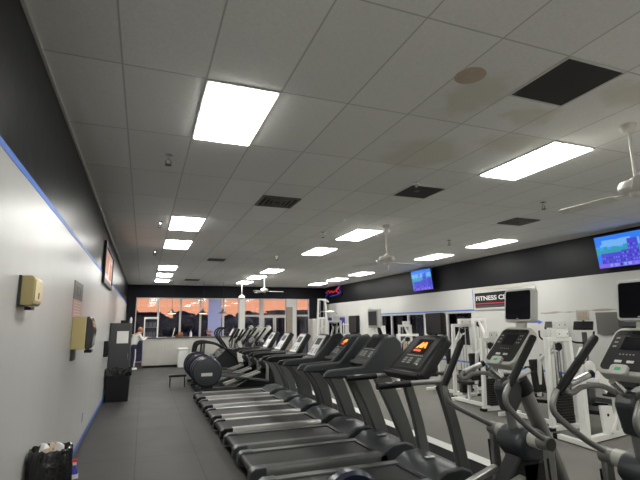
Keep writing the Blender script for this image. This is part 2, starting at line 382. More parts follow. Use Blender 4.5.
for n, (a, b, s) in enumerate(((5.84, 6.48, 1), (6.48, 7.12, -1))):
    mb = MB(); fw = .085
    mb.box(a+.01, a+fw, BY-.03, BY+.03, .01, 2.14).box(b-fw, b-.01, BY-.03, BY+.03, .01, 2.14)
    mb.box(a+fw, b-fw, BY-.03, BY+.03, .01, .25).box(a+fw, b-fw, BY-.03, BY+.03, 2.04, 2.14)
    d = struct(mb.build('door_%d' % (n+1), 'frame_alu', smooth=False))
    box('pane', 'glass', a+fw, b-fw, BY-.004, BY+.004, .25, 2.04, d)
    hx = b-.05 if s > 0 else a+.05
    MB().tube([(hx, BY-.03, .9), (hx, BY-.08, .93), (hx, BY-.08, 1.27), (hx, BY-.03, 1.3)], .012, 8).build('door_handle', 'chrome', d)
def window_right(n, y0, y1, z0, z1, bars, m='frame_alu'):
    fw = .05; mb = MB()
    mb.box(RX+.01, RX+.09, y0, y0+fw, z0, z1).box(RX+.01, RX+.09, y1-fw, y1, z0, z1)
    mb.box(RX+.01, RX+.09, y0+fw, y1-fw, z0, z0+fw).box(RX+.01, RX+.09, y0+fw, y1-fw, z1-fw, z1)
    for b in bars: mb.box(RX+.01, RX+.09, b-.05, b+.05, z0+fw, z1-fw)
    o = struct(mb.build('window_%d' % n, m, smooth=False))
    box('pane', 'glass', RX+.045, RX+.053, y0+fw, y1-fw, z0+fw, z1-fw, o)
window_right(11, *W2[0][:2], *W2[0][2:], [16.35, 15.1, 14.0, 12.7])
window_right(12, *W2[1][:2], *W2[1][2:], [22.1])

# ------------------------------------------------------------------ world and outdoors
w = bpy.data.worlds.new('world'); SC.world = w; w.use_nodes = True; nt = w.node_tree
bg = nt.nodes['Background']; tc = nt.nodes.new('ShaderNodeTexCoord'); sp = nt.nodes.new('ShaderNodeSeparateXYZ'); nt.links.new(tc.outputs['Generated'], sp.inputs[0])
cr = nt.nodes.new('ShaderNodeValToRGB'); nt.links.new(sp.outputs['Z'], cr.inputs[0])
e = cr.color_ramp.elements; e[0].position = 0; e[0].color = (.95,.42,.24,1); e[1].position = 1; e[1].color = (.02,.03,.07,1)
for p, c in ((.035,(.98,.44,.25,1)), (.07,(.85,.40,.25,1)), (.14,(.38,.28,.30,1)), (.35,(.08,.10,.19,1))):
    q = e.new(p); q.color = c
nt.links.new(cr.outputs[0], bg.inputs[0]); bg.inputs[1].default_value = .56
tag(box('parking_lot', 'asphalt', -80, 100, BY+T+.02, 120, -.3, -.12), kind='structure')
tag(box('parking_lot', 'asphalt', RX+T+.02, 100, -60, BY+T+.02, -.3, -.12), kind='structure')
def trees(name, pts, h, seed, label, kind='stuff'):
    rnd = random.Random(seed); bm = bmesh.new()
    for (x, y) in pts:
        hh = h*rnd.uniform(.88, 1.06)
        for k in range(7):
            r = hh*rnd.uniform(.22, .42)
            mtx = Matrix.Translation((x+rnd.uniform(-2,2), y+rnd.uniform(-1,1), max(r*.6, hh-r+rnd.uniform(-.3,.15)-k*.35))) @ Matrix.Diagonal((r*1.2, r, r, 1))
            g = bmesh.ops.create_icosphere(bm, subdivisions=2, radius=1, matrix=mtx)
            for v in g['verts']: v.co += Vector((rnd.uniform(-1,1), rnd.uniform(-1,1), rnd.uniform(-1,1)))*r*.14
    me = bpy.data.meshes.new(name); bm.to_mesh(me); bm.free(); me.materials.append(M['treeline'])
    o = bpy.data.objects.new(name, me); COL.objects.link(o); tag(o, label, 'trees', kind=kind)
trees('tree_line', [(-50+i*2.6, 78+3*math.sin(i)) for i in range(38)], 3.9, 3, 'dark distant tree line under the orange sky beyond the far windows')
trees('tree_line', [(60+2*math.sin(i), -20+i*2.8) for i in range(31)], 4.2, 5, 'dark tree line beyond the right side windows')
fb = tag(empty('distant_building', (2.2, 66, -.12)), 'low dark building under the sunset seen through the second far window', 'building')
box('wall', 'far_building', -3.4, -.2, 0, 6, 0, 3.3, fb); box('roof', 'treeline', -3.6, 0, -.3, 6.2, 3.3, 3.5, fb)
fb = tag(empty('distant_building', (20.5, 66, -.12)), 'dark flat-roofed building under the sunset seen above the glass doors', 'building')
box('wall', 'far_building', -2, 2.6, 0, 6, 0, 3.6, fb); box('roof', 'treeline', -2.2, 2.8, -.3, 6.2, 3.6, 3.8, fb)

# ------------------------------------------------------------------ ceiling fittings
ORD = ['nearest', 'second', 'third', 'fourth', 'fifth', 'sixth', 'seventh']
def ceiling_light(proto=[None]):
    if proto[0] is None:
        t = empty('ceiling_light')
        mb = MB(); f = .022; a, b = GW/2-.004, GL/2-.004
        mb.box(-a, a, -b, -b+f, -.012, 0).box(-a, a, b-f, b, -.012, 0).box(-a, -a+f, -b+f, b-f, -.012, 0).box(a-f, a, -b+f, b-f, -.012, 0)
        mb.build('frame', 'light_frame', t, smooth=False)
        MB().box(-a+f, a-f, -b+f, b-f, -.022, 0).build('diffuser', 'diffuser', t, smooth=False)
        proto[0] = t; return t
    return copy_tree(proto[0])
for c, nm, rows in ((1, 'left-hand', (1,5,7,11,13,15)), (7, 'middle', (1,5,7,11,13,15)), (13, 'right-hand', (1,5,7,11,13,15)), (1,'left-hand',(-3,-5)), (7,'middle',(-3,-5)), (13,'right-hand',(-3,-5))):  # negative rows: unseen panels added behind the camera to brighten the ceiling
    for i, r in enumerate(rows):
        t = ceiling_light(); t.location = (GX+(c+.5)*GW, GY+(r+.5)*GL, CZ)
        o = ORD[i] if r > 0 else ('first unseen fill added behind camera', 'last unseen fill added behind camera')[i]
        lab = 'lit rectangular ceiling light panel, %s in the %s row' % (o if i == 0 or r < 0 else o+' from camera', nm)
        if c == 13: lab = 'lit rectangular ceiling light panel in the row beside the right wall, %s' % (['just outside the view','nearest in view','second in view','third in view','fourth in view','farthest'][i] if r > 0 else o)
        tag(t, lab, 'ceiling light', 'ceiling light panels')
# missing tile and black tile
t = tag(empty('ceiling_opening', (GX+5.5*GW, GY+.25*GL, CZ)), 'black square where a ceiling tile is missing, near the big stain', 'ceiling opening')
box('dark_panel', 'dark_void', -.29, .29, -.29, .29, -.004, .0, t)
mb = MB(); mb.box(-.305,.305,-.305,-.29,-.01,0).box(-.305,.305,.29,.305,-.01,0).box(-.305,-.29,-.29,.29,-.01,0).box(.29,.305,-.29,.29,-.01,0); mb.build('rim', 'light_frame', t)
t = tag(empty('ceiling_opening', (GX+6.5*GW, GY+2.77*GL, CZ)), 'small dark grey square tile in the ceiling beside a sprinkler', 'ceiling opening')
box('dark_panel', 'dark_void', -.28, .28, -.28, .28, -.004, .0, t)
mb = MB(); mb.box(-.295,.295,-.295,-.28,-.01,0).box(-.295,.295,.28,.295,-.01,0).box(-.295,-.28,-.28,.28,-.01,0).box(.28,.295,-.28,.28,-.01,0); mb.build('rim', 'light_frame', t)
t = tag(empty('ceiling_speaker', (GX+4.16*GW, GY+.38*GL, CZ)), 'round brownish disc set in the ceiling left of the black opening', 'ceiling disc')
MB().lathe([(.118,0),(.122,-.008),(.10,-.014),(.0,-.016)], n=28).build('disc', 'brown_disc', t)
def vent(x, y, w, l, label):
    t = tag(empty('ceiling_vent', (x, y, CZ)), label, 'vent', 'ceiling vents')
    MB().box(-w/2, w/2, -l/2, l/2, -.006, 0).build('backing', 'dark_void', t)
    mb = MB(); f = .03
    mb.box(-w/2, w/2, -l/2, -l/2+f, -.02, 0).box(-w/2, w/2, l/2-f, l/2, -.02, 0).box(-w/2, -w/2+f, -l/2+f, l/2-f, -.02, 0).box(w/2-f, w/2, -l/2+f, l/2-f, -.02, 0)
    mb.build('frame', 'vent', t)
    for q in (.10, .17, .235):
        a, b = w/2-q*w/.6, l/2-q*l/.6; mb = MB()
        if a < .03: continue
        mb.box(-a-.012, a+.012, -b-.012, -b+.008, -.025, -.008).box(-a-.012, a+.012, b-.008, b+.012, -.025, -.008).box(-a-.012, -a+.008, -b, b, -.025, -.008).box(a-.008, a+.012, -b, b, -.025, -.008)
        mb.build('louvre', 'vent', t)
vent(GX+3.5*GW, GY+3.76*GL, .6, .58, 'square louvred ceiling vent beyond the nearest middle tiles')
vent(GX+3.6*GW, GY+9.5*GL, .5, .45, 'small ceiling vent midway down the left side of the hall')
vent(GX+3.5*GW, GY+15*GL, .6, .6, 'farthest ceiling vent near the far windows')
vent(GX+11.4*GW, GY+3.68*GL, .58, .5, 'ceiling vent on the right beyond the nearest ceiling fan')
def sprinkler(x, y, label, p=[None]):
    if p[0] is None:
        t = empty('fire_sprinkler')
        MB().lathe([(.035,0),(.035,-.006),(.014,-.012),(.012,-.05)], n=14).build('escutcheon', 'chrome', t)
        MB().tube([(-.012,0,-.05),(-.022,0,-.07),(-.006,0,-.095)], .004, 6).tube([(.012,0,-.05),(.022,0,-.07),(.006,0,-.095)], .004, 6).build('yoke', 'brass_dark', t)
        MB().lathe([(.026,-.098),(.026,-.095),(.006,-.092)], n=12).build('deflector', 'brass_dark', t)
        p[0] = t
    else: t = copy_tree(p[0])
    t.location = (x, y, CZ); t.scale = (1.5,1.5,1.25); tag(t, label, 'sprinkler', 'ceiling sprinklers')
for gx, gy, lab in ((.68,2.49,'fire sprinkler in the ceiling just beyond the nearest left light panel'), (.71,5.43,'fire sprinkler left of the second light panel by the left wall'), (6.05,2.47,'fire sprinkler touching the small dark ceiling tile'), (10.22,2.64,'fire sprinkler above the near fan blade tip'), (6.1,5.45,'fire sprinkler left of the second middle light panel'), (11.35,5.43,'fire sprinkler left of the nearest right row light in view'), (6.12,8.47,'fire sprinkler beyond the third middle light panel'), (.7,8.45,'fire sprinkler farther down near the left wall'), (11.3,8.4,'fire sprinkler far down near the right row of lights')):
    sprinkler(GX+gx*GW, GY+gy*GL, lab)
def fan(x, y, hub, ang, label, R=.8):
    t = tag(empty('ceiling_fan', (x, y, CZ)), label, 'ceiling fan', 'white ceiling fans')
    h = hub-CZ
    MB().lathe([(.075,0),(.075,-.03),(.05,-.07),(.018,-.085)], n=24).build('canopy', 'fan_white', t)
    MB().cyl((0,0,-.05), (0,0,h+.06), .014, 12).build('downrod', 'fan_white', t)
    mo = MB().lathe([(.02,h+.10),(.05,h+.085),(.06,h+.065),(.14,h+.05),(.155,h+.02),(.155,h-.02),(.13,h-.045),(.07,h-.055),(.06,h-.09),(.035,h-.105)], n=32).build('motor_housing', 'fan_white', t)
    MB().tube([(.03,0,h-.1),(.03,0,h-.2)], .003, 6).build('pull_chain', 'chrome', mo)
    for k in range(3):
        a = ang+k*2*PI/3; mb = MB()
        pts = [(.20,-.05),(.28,-.062),(R-.05,-.068),(R-.01,-.05),(R,0),(R-.01,.05),(R-.05,.068),(.28,.062),(.20,.05)]
        mb.prism(pts, -.004, .004, 'z'); bl = mb.build('blade', 'fan_white', t)
        bl.rotation_euler = (0,0,0); bl.matrix_local = Matrix.Translation((0,0,h-.055)) @ Matrix.Rotation(a,4,'Z') @ Matrix.Rotation(math.radians(1.5),4,'Y') @ Matrix.Rotation(math.radians(12),4,'X')
        ir = MB().obox((.16,0,.006), (.14,.035,.008)).build('blade_iron', 'fan_white', bl)
fan(4.39, 2.84, 3.02, math.radians(97), 'white ceiling fan nearest the camera, cut by the right edge of the view')
fan(4.40, 7.76, 2.97, math.radians(122), 'white ceiling fan hanging in the middle of the hall')
fan(4.62, 18.46, 3.12, math.radians(105), 'small distant ceiling fan in front of the far black wall')
t = tag(empty('pendant_lamp', (4.25, 21.3, CZ)), 'white globe pendant on a long rod before the white column', 'pendant lamp')
MB().cyl((0,0,0), (0,0,-.6), .012, 10).build('rod', 'fan_white', t)
MB().lathe([(.03,-.58),(.10,-.62),(.15,-.68),(.15,-.72),(.10,-.77),(.02,-.79)], n=20).build('globe', 'fan_white', t)
for x, lab, glow in ((1.14, 'hanging lamp over the counter nearest the person', 1), (2.46, 'hanging lamp over the middle of the counter', 1), (3.35, 'dark cone lamp hanging at the right end of the counter', 0)):
    t = tag(empty('pendant_lamp', (x, 21, CZ)), lab, 'pendant lamp')
    MB().cyl((0,0,0), (0,0,-1.28), .007, 8).build('cord', 'black_plastic', t)
    MB().lathe([(.03,-1.24),(.05,-1.30),(.10,-1.36),(.21,-1.43),(.21,-1.44),(.03,-1.40)], n=22).build('lamp_shade', 'lamp_shade_metal', t)
    if glow: MB().lathe([(.03,-1.408),(.18,-1.438),(.17,-1.45),(.05,-1.47)], n=20).build('bulb', 'lamp_glow', t)

# ------------------------------------------------------------------ left wall things
def on_left(name, y, z, label, cat): return tag(empty(name, (LX, y, z)), label, cat)
t = on_left('towel_dispenser', 3.62, 1.99, 'khaki dispenser box nearest the camera, alone on the left wall', 'dispenser')
mb = MB(); mb.box(0, .015, -.13, .13, -.10, .10); mb.build('back_plate', 'cab_grey', t)
mb = MB(); mb.prism([(.015,-.095),(.075,-.10),(.092,-.085),(.092,.08),(.075,.10),(.015,.10)], -.125, .125, 'y'); mb.build('cover', 'khaki', t, bevel=.006)
mb = MB(); mb.box(.093,.098,-.115,.115,-.07,.07); mb.build('front_panel', 'khaki_pale', t, bevel=.002)
box('outlet', 'black_plastic', .03, .07, -.05, .05, -.125, -.105, t); box('latch', 'cab_grey', .098, .101, -.01, .005, -.05, -.01, t)
t = on_left('towel_dispenser', 6.25, 1.67, 'khaki and smoked-black paper towel dispenser below the poster', 'dispenser')
mb = MB(); mb.box(0, .15, -.16, .16, -.19, .19); mb.build('housing', 'khaki', t, bevel=.008)
mb = MB(); mb.prism([(.15,-.19),(.19,-.2),(.225,-.15),(.24,.02),(.22,.13),(.185,.19),(.15,.19)], -.155, .155, 'y'); mb.build('cover', 'smoke', t, bevel=.01)
box('lever', 'black_plastic', .14, .22, -.09, .09, -.235, -.2, t, .006)
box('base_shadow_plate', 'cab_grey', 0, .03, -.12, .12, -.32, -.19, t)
t = on_left('soap_dispenser', 11.25, 1.24, 'small black dispenser on the left wall just before the grey cabinet', 'dispenser')
mb = MB(); mb.prism([(0,-.17),(.08,-.17),(.10,-.12),(.085,.17),(0,.17)], -.09, .09, 'y'); mb.build('housing', 'black_plastic', t, bevel=.01)
box('lever', 'cab_grey', .085, .105, -.04, .04, -.15, -.09, t, .003)
t = on_left('poster', 6.4, 2.045, 'narrow poster with black top and pink lower half above a dispenser', 'poster')
box('upper_sheet', 'poster_dark', 0, .006, -.4, .4, .02, .24, t); box('lower_sheet', 'poster_pink', 0, .006, -.4, .4, -.185, .02, t)
mb = MB()
for i in range(5): mb.box(.006,.008,-.3,.3,-.16+i*.035,-.15+i*.035)
mb.build('printed_lines', 'paper', t)
mb = MB(); mb.box(.006,.008,-.18,.18,.07,.09).box(.006,.008,-.18,.18,.16,.18).box(.006,.008,-.18,-.14,.09,.16).box(.006,.008,.14,.18,.09,.16); mb.build('printed_box', 'cab_grey', t)
t = on_left('framed_picture', 10.55, 2.95, 'black-framed reddish picture high on the left wall across the paint line', 'picture'); t.location.x = LX+.0035
mb = MB(); mb.box(0,.05,-1.15,-1.03,-.4,.4).box(0,.05,1.03,1.15,-.4,.4).box(0,.05,-1.03,1.03,-.4,-.3).box(0,.05,-1.03,1.03,.3,.4); mb.build('frame', 'black_plastic', t, bevel=.004)
box('print', 'poster_pink', 0, .03, -1.03, 1.03, -.3, .3, t)
mb = MB(); mb.box(.03,.033,-.8,-.1,-.18,.2).box(.03,.033,.2,.85,-.22,.12); mb.build('print_shapes', 'carton_orange', t)
# blue masking tape
tp = MB().box(LX+.001, LX+.003, -4, 23.5, BAND-.022, BAND+.022).build('masking_tape', 'tape'); tag(tp, 'long strip of blue masking tape along the left wall paint line', 'tape')
tp = MB().box(LX+.016, LX+.018, 6.4, 12.2, .08, .13).build('masking_tape', 'tape'); tag(tp, 'blue masking tape just above the left baseboard', 'tape')
tp = MB().box(LX, LX+.002, 7.95, 8.05, .33, .46).build('masking_tape', 'blue_plastic'); tag(tp, 'tiny dark blue scrap of tape low on the left wall', 'tape')
# grey cabinet with notice
t = tag(empty('storage_cabinet', (-.43, 12.95, 0)), 'tall dark grey metal cabinet with a white notice, against the left wall', 'cabinet')
mb = MB(); mb.box(-.34, .16, -.25, .3, .06, 1.80); mb.build('body', 'cab_grey', t, bevel=.006)
mb = MB(); mb.box(-.33, .15, -.27, -.252, .1, 1.77); mb.build('door', 'cab_grey', t, bevel=.004)
mb = MB(); mb.box(-.34, .16, -.24, .3, 0, .06); mb.build('plinth', 'black_plastic', t)
box('handle', 'chrome', .1, .115, -.29, -.272, .9, 1.05, t, .003)
o = tag(box('notice', 'paper', -.60, -.33, 12.672, 12.678, 1.30, 1.60), 'white paper notice taped to the grey cabinet door', 'notice')
o = MB().obox((-.45,12.9,1.815+.02),(.18,.12,.07)).build('small_box','black_plastic',bevel=.006); o.location=(0,0,0); tag(o,'small black box lying on top of the grey cabinet','box')
o = MB().lathe([(.03,0),(.032,.1),(.02,.13),(.015,.15)], n=12).build('bottle','white_plastic'); o.location=(-.3,12.85,1.80); tag(o,'small white bottle standing on top of the grey cabinet','bottle')
# waste bins
def waste_bin(name, x, y, r, h, label, sq=False):
    t = tag(empty(name, (x, y, 0)), label, 'waste bin')
    n = 28; rings = []
    mb = MB()
    if sq:
        mb.prism([(-r*.92,0),(r*.92,0),(r,h*.93),(-r,h*.93)], -r*.8, r*.8, 'y'); mb.build('bin_body', 'black_plastic', t, bevel=.02)
    else:
        mb.lathe([(r*.8,0),(r*.84,.02),(r*.95,h*.93),(r*.9,h*.93),(r*.78,.05)], n=28); mb.build('bin_body', 'black_plastic', t)
    rnd = random.Random(name+label); bm = bmesh.new(); prev = None
    prof = [(1.06,h*.45),(1.1,h*.7),(1.1,h*.88),(1.05,h*1.0),(.97,h*1.015),(.9,h*.97),(.85,h*.85),(.6,h*.74),(.2,h*.72)] if not sq else [(1.04,h*.78),(1.06,h*.9),(1.03,h*1.0),(.95,h*.99),(.9,h*.9),(.5,h*.86),(.15,h*.86)]
    N = 44
    for (q, z) in prof:
        ring = []
        for k in range(N):
            a = 2*PI*k/N; j = 1+.035*math.sin(k*1.1+z*14)+rnd.uniform(-.025,.025); zz = z+rnd.uniform(-.012,.012)
            cx, sy = math.cos(a), math.sin(a)
            if sq:
                d = max(abs(cx), abs(sy)); cx, sy = cx/d, sy/d*.82
            ring.append(bm.verts.new((cx*r*q*j, sy*r*q*j, zz)))
        if prev:
            for k in range(N): bm.faces.new([prev[k], prev[(k+1)%N], ring[(k+1)%N], ring[k]])
        prev = ring
    bm.faces.new(prev)
    for f in bm.faces: f.smooth = False
    me = bpy.data.meshes.new('bin_liner'); bm.to_mesh(me); bm.free(); me.materials.append(M['bag'])
    o = bpy.data.objects.new('bin_liner', me); COL.objects.link(o); o.parent = t
    return t
waste_bin('waste_bin', -.618, 4.28, .142, .81, 'black waste bin with a glossy black bag, nearest the camera by the wall')
def crumple(name, c, s, m, seed, label):
    rnd = random.Random(seed); bm = bmesh.new(); bmesh.ops.create_icosphere(bm, subdivisions=2, radius=1)
    for v in bm.verts: v.co = Vector((v.co.x*s[0], v.co.y*s[1], v.co.z*s[2]))*rnd.uniform(.72, 1.2)
    me = bpy.data.meshes.new(name); bm.to_mesh(me); bm.free(); me.materials.append(M[m]); o = bpy.data.objects.new(name, me); COL.objects.link(o); o.location = c
    tag(o, label, 'paper', 'crumpled paper in the near bin'); return o
crumple('crumpled_paper', (-.665,4.27,.745), (.05,.05,.11), 'paper', 1, 'white crumpled paper at the left in the near bin')
crumple('crumpled_paper', (-.625,4.20,.74), (.04,.04,.10), 'brown_paper', 2, 'tan crumpled towel in the middle of the near bin')
crumple('crumpled_paper', (-.565,4.29,.76), (.045,.048,.115), 'paper', 7, 'pale crumpled paper at the right in the near bin, highest of them')
crumple('crumpled_paper', (-.62,4.355,.75), (.042,.036,.11), 'brown_paper', 9, 'tan crumpled towel at the back of the near bin')
t = tag(empty('spray_bottle', (-.64, 6.15, 0)), 'blue spray bottle with red nozzle standing on the floor behind the near bin', 'spray bottle')
MB().lathe([(.04,0),(.044,.02),(.044,.12),(.03,.165),(.015,.18),(.015,.2)], n=18).build('bottle_body', 'blue_plastic', t)
MB().lathe([(.045,.06),(.045,.11)], n=18).build('bottle_label', 'paper', t)
MB().lathe([(.02,.2),(.02,.225),(.012,.23)], n=14).build('collar', 'white_plastic', t)
mb = MB(); mb.box(-.045,.03,-.012,.012,.23,.262).obox((-.035,0,.205),(.01,.012,.06),(0,.3,0)); mb.build('trigger_head', 'red', t, bevel=.004)
waste_bin('waste_bin', -.49, 12.15, .27, .74, 'black square waste bin standing before the grey cabinet', True)

# ------------------------------------------------------------------ counter, person, things on it
t = tag(empty('reception_counter', (0, 20.5, 0)), 'long pale metal-fronted reception counter before the far windows', 'counter')
mb = MB(); mb.box(.02, 4.2, .0, .5, .09, 1.17); mb.build('counter_body', 'counter_front', t, smooth=False)
mb = MB(); mb.box(.06, 4.2, .05, .5, 0, .09); mb.build('toe_kick', 'black_plastic', t)
mb = MB(); mb.box(-.05, 4.25, -.06, .58, 1.17, 1.215); mb.build('countertop', 'counter_top', t, bevel=.008)
for k in range(5): box('front_panel', 'counter_front', .04+k*.83, .84+k*.83, -.012, 0, .12, 1.14, t, .004)
t = tag(empty('drinks_fridge', (.33, 22.1, 0)), 'glass-fronted drinks fridge behind the counter', 'fridge')
mb = MB(); mb.box(-.3,-.26,-.25,.3,0,2.08).box(.26,.3,-.25,.3,0,2.08).box(-.26,.26,.26,.3,0,2.08).box(-.26,.26,-.25,.26,2.0,2.08).box(-.26,.26,-.25,.26,0,.3); mb.build('body', 'frame_alu', t)
mb = MB(); mb.box(-.3,-.25,-.29,-.255,.3,2.08).box(.25,.3,-.29,-.255,.3,2.08).box(-.25,.25,-.29,-.255,2.01,2.08).box(-.25,.25,-.29,-.255,.3,.36); d = mb.build('door', 'white_plastic', t)
box('pane', 'glass', -.25,.25,-.275,-.27,.36,2.01, d)
box('lining', 'cooler_glow', -.26,.26,.2,.25,.3,1.98, t)
for z in (.75, 1.2, 1.62): box('shelf', 'light_frame', -.255,.255,-.2,.2,z,z+.015, t)
k = 0
can = MB().lathe([(.03,0),(.033,.01),(.033,.15),(.022,.2),(.012,.24)], n=10).build('drink_bottle', 'drink'); first = can
for z in (1.215, 1.635):
    for i in range(6):
        o = can if k == 0 else copy_tree(first); o.location = (.12+i*.08-.01*(k%2), 21.98, z); k += 1
        tag(o, 'bottle on the %s shelf in view in the drinks fridge' % ('lower' if z < 1.4 else 'upper'), 'bottle', 'bottles on the %s fridge shelf' % ('lower' if z < 1.4 else 'upper'))
CT = 1.215
def lathe_thing(name, prof, m, loc, label, cat):
    o = MB().lathe(prof, n=16).build(name, m); o.location = loc; return tag(o, label, cat)
lathe_thing('bottle', [(.05,0),(.055,.02),(.055,.16),(.025,.22),(.02,.26)], 'white_plastic', (1.95,20.75,CT), 'white bottle on the counter near its middle', 'bottle')
o = MB().obox((0,0,.20),(.03,.2,.38),(0,.22,0)).obox((0,0,.01),(.14,.2,.02)).build('card_stand', 'paper', bevel=.003); o.location=(1.24,20.8,CT); tag(o, 'white upright card stand leaning on the counter', 'card stand')
t = tag(empty('wicker_basket', (1.5,20.78,CT)), 'brown basket of small goods on the counter', 'basket')
MB().lathe([(.12,0),(.17,.10),(.16,.10),(.11,.015)], n=20).build('basket_body', 'wood', t)
mb = MB(); rnd = random.Random(2)
for i in range(9): mb.obox((rnd.uniform(-.09,.09), rnd.uniform(-.08,.08), .11+rnd.uniform(0,.06)), (.09,.05,.04), (rnd.uniform(-1,1),rnd.uniform(-1,1),rnd.uniform(0,3)))
o = mb.build('wrapped_bars', 'carton_orange', t); o['kind'] = 'stuff'
t = tag(empty('paper_sheets', (.75,20.75,CT)), 'white papers lying flat on the counter', 'papers'); box('sheet', 'paper', -.22,.22,-.12,.12,0,.012, t)
t = tag(empty('potted_plant', (2.75,20.8,CT)), 'small reddish-brown plant on the counter before the lavender panel', 'plant')
MB().lathe([(.06,0),(.09,.09),(.08,.09),(.05,.01)], n=16).build('pot', 'wood', t)
mb = MB(); rnd = random.Random(8)
for i in range(26):
    a = rnd.uniform(0,6.28); r = rnd.uniform(.03,.16); mb.obox((r*math.cos(a), r*math.sin(a), .13+rnd.uniform(0,.12)), (.09,.04,.006), (rnd.uniform(-.8,.8),rnd.uniform(-.8,.8),a))
mb.build('foliage', 'carton_orange', t)
o = MB().obox((0,0,.075),(.3,.2,.15)).build('cash_register','black_plastic',bevel=.02); o.location=(3.6,20.8,CT); tag(o,'black register box at the right end of the counter','register')
# lavender panel standing in for a column of light reflected in the glass
t = tag(empty('reflection_panel', (3.36, 23.42, 3.0)), 'pale lavender panel standing in for a reflection in the far window, left of the column', 'reflection panel')
box('light_column', 'lavender', -.36,.30,-.005,.005,-2.1,0, t); MB().cyl((-.38,0,0),(.32,0,0),.03,12).build('roller', 'frame_alu', t)  # panel and roller are made up; the window holds only a reflection
# white pedal bin
t = tag(empty('waste_bin', (1.60, 20.17, 0)), 'white upright waste bin in front of the counter', 'waste bin')
mb = MB(); mb.box(-.19,.19,-.19,.17,0,.68); mb.build('bin_body', 'white_plastic', t, bevel=.02)
mb = MB(); mb.box(-.2,.2,-.2,.18,.69,.78); mb.build('lid', 'white_plastic', t, bevel=.025)

def skin(name, verts, edges, radii, m, parent, sub=2):
    me = bpy.data.meshes.new(name); me.from_pydata([Vector(v) for v in verts], edges, []); me.materials.append(M[m])
    o = bpy.data.objects.new(name, me); COL.objects.link(o); o.parent = parent
    sk = o.modifiers.new('skin', 'SKIN'); me.skin_vertices.new() if not me.skin_vertices else None
    for i, r in enumerate(radii):
        d = me.skin_vertices[0].data[i]; d.radius = (r, r) if not isinstance(r, tuple) else r; d.use_root = (i == 0)
    sk.use_smooth_shade = True
    s = o.modifiers.new('sub', 'SUBSURF'); s.levels = sub; s.render_levels = sub
    return o
P = tag(empty('person', (-.36, 19.9, 0)), 'person in a white top leaning over the counter, side stripe on dark trousers', 'person')
# local frame: the person faces +x/+y (towards the counter); pelvis first
V = [(0,0,.90),(.04,.04,1.05),(.12,.10,1.22),(.17,.14,1.34),(.23,.18,1.42),(.29,.22,1.48),(.31,.235,1.56),
     (-.05,.09,.86),(-.06,.10,.48),(-.09,.08,.09),(.02,.14,.04),
     (.06,-.08,.86),(.08,-.06,.48),(.05,-.1,.09),(.16,-.06,.04),
     (.05,.25,1.33),(.20,.36,1.12),(.42,.46,1.25),
     (.26,-.01,1.33),(.38,.06,1.12),(.52,.26,1.24),(.57,.33,1.24),(.48,.52,1.24)]
Ed = [(0,1),(1,2),(2,3),(3,4),(4,5),(5,6),(0,7),(7,8),(8,9),(9,10),(0,11),(11,12),(12,13),(13,14),(3,15),(15,16),(16,17),(3,18),(18,19),(19,20),(20,21),(17,22)]
Rr = [.13,.12,.135,.12,.05,.085,.085,.085,.055,.04,.035,.085,.055,.04,.035,.055,.042,.03,.055,.042,.03,.028,.028]
skin('body', V, Ed, Rr, 'skin', P)
skin('white_top', [V[0],V[1],V[2],V[3],V[15],V[16],V[17],V[18],V[19],V[20]], [(0,1),(1,2),(2,3),(3,4),(4,5),(5,6),(3,7),(7,8),(8,9)], [.15,.155,.165,.145,.075,.058,.042,.075,.058,.042], 'shirt', P)
skin('trousers', [V[0],V[7],V[8],V[9],V[11],V[12],V[13]], [(0,1),(1,2),(2,3),(0,4),(4,5),(5,6)], [.145,.105,.075,.06,.105,.075,.06], 'trousers', P)
MB().tube([(.13,-.14,.80),(.135,-.12,.48),(.10,-.15,.12)], .022, 8).build('trouser_stripe', 'shoe', P)
for s in (V[9], V[13]): MB().obox((s[0]+.05,s[1]+.01,.045),(.25,.10,.09),(0,0,.35)).build('shoe', 'shoe', P, bevel=.03, seg=3)
bm = MB(); bm.lathe([(.0,.115),(.05,.108),(.092,.07),(.108,.02),(.10,-.03),(.07,-.07),(.0,-.08)], n=18); h = bm.build('hair', 'hair', P); h.location = (.275,.205,1.545); h.rotation_euler = (.25,-.55,0)
mb = MB(); mb.obox((.385,.28,1.50),(.05,.03,.03),(0,.6,.6)); mb.build('nose','skin',P,bevel=.01)

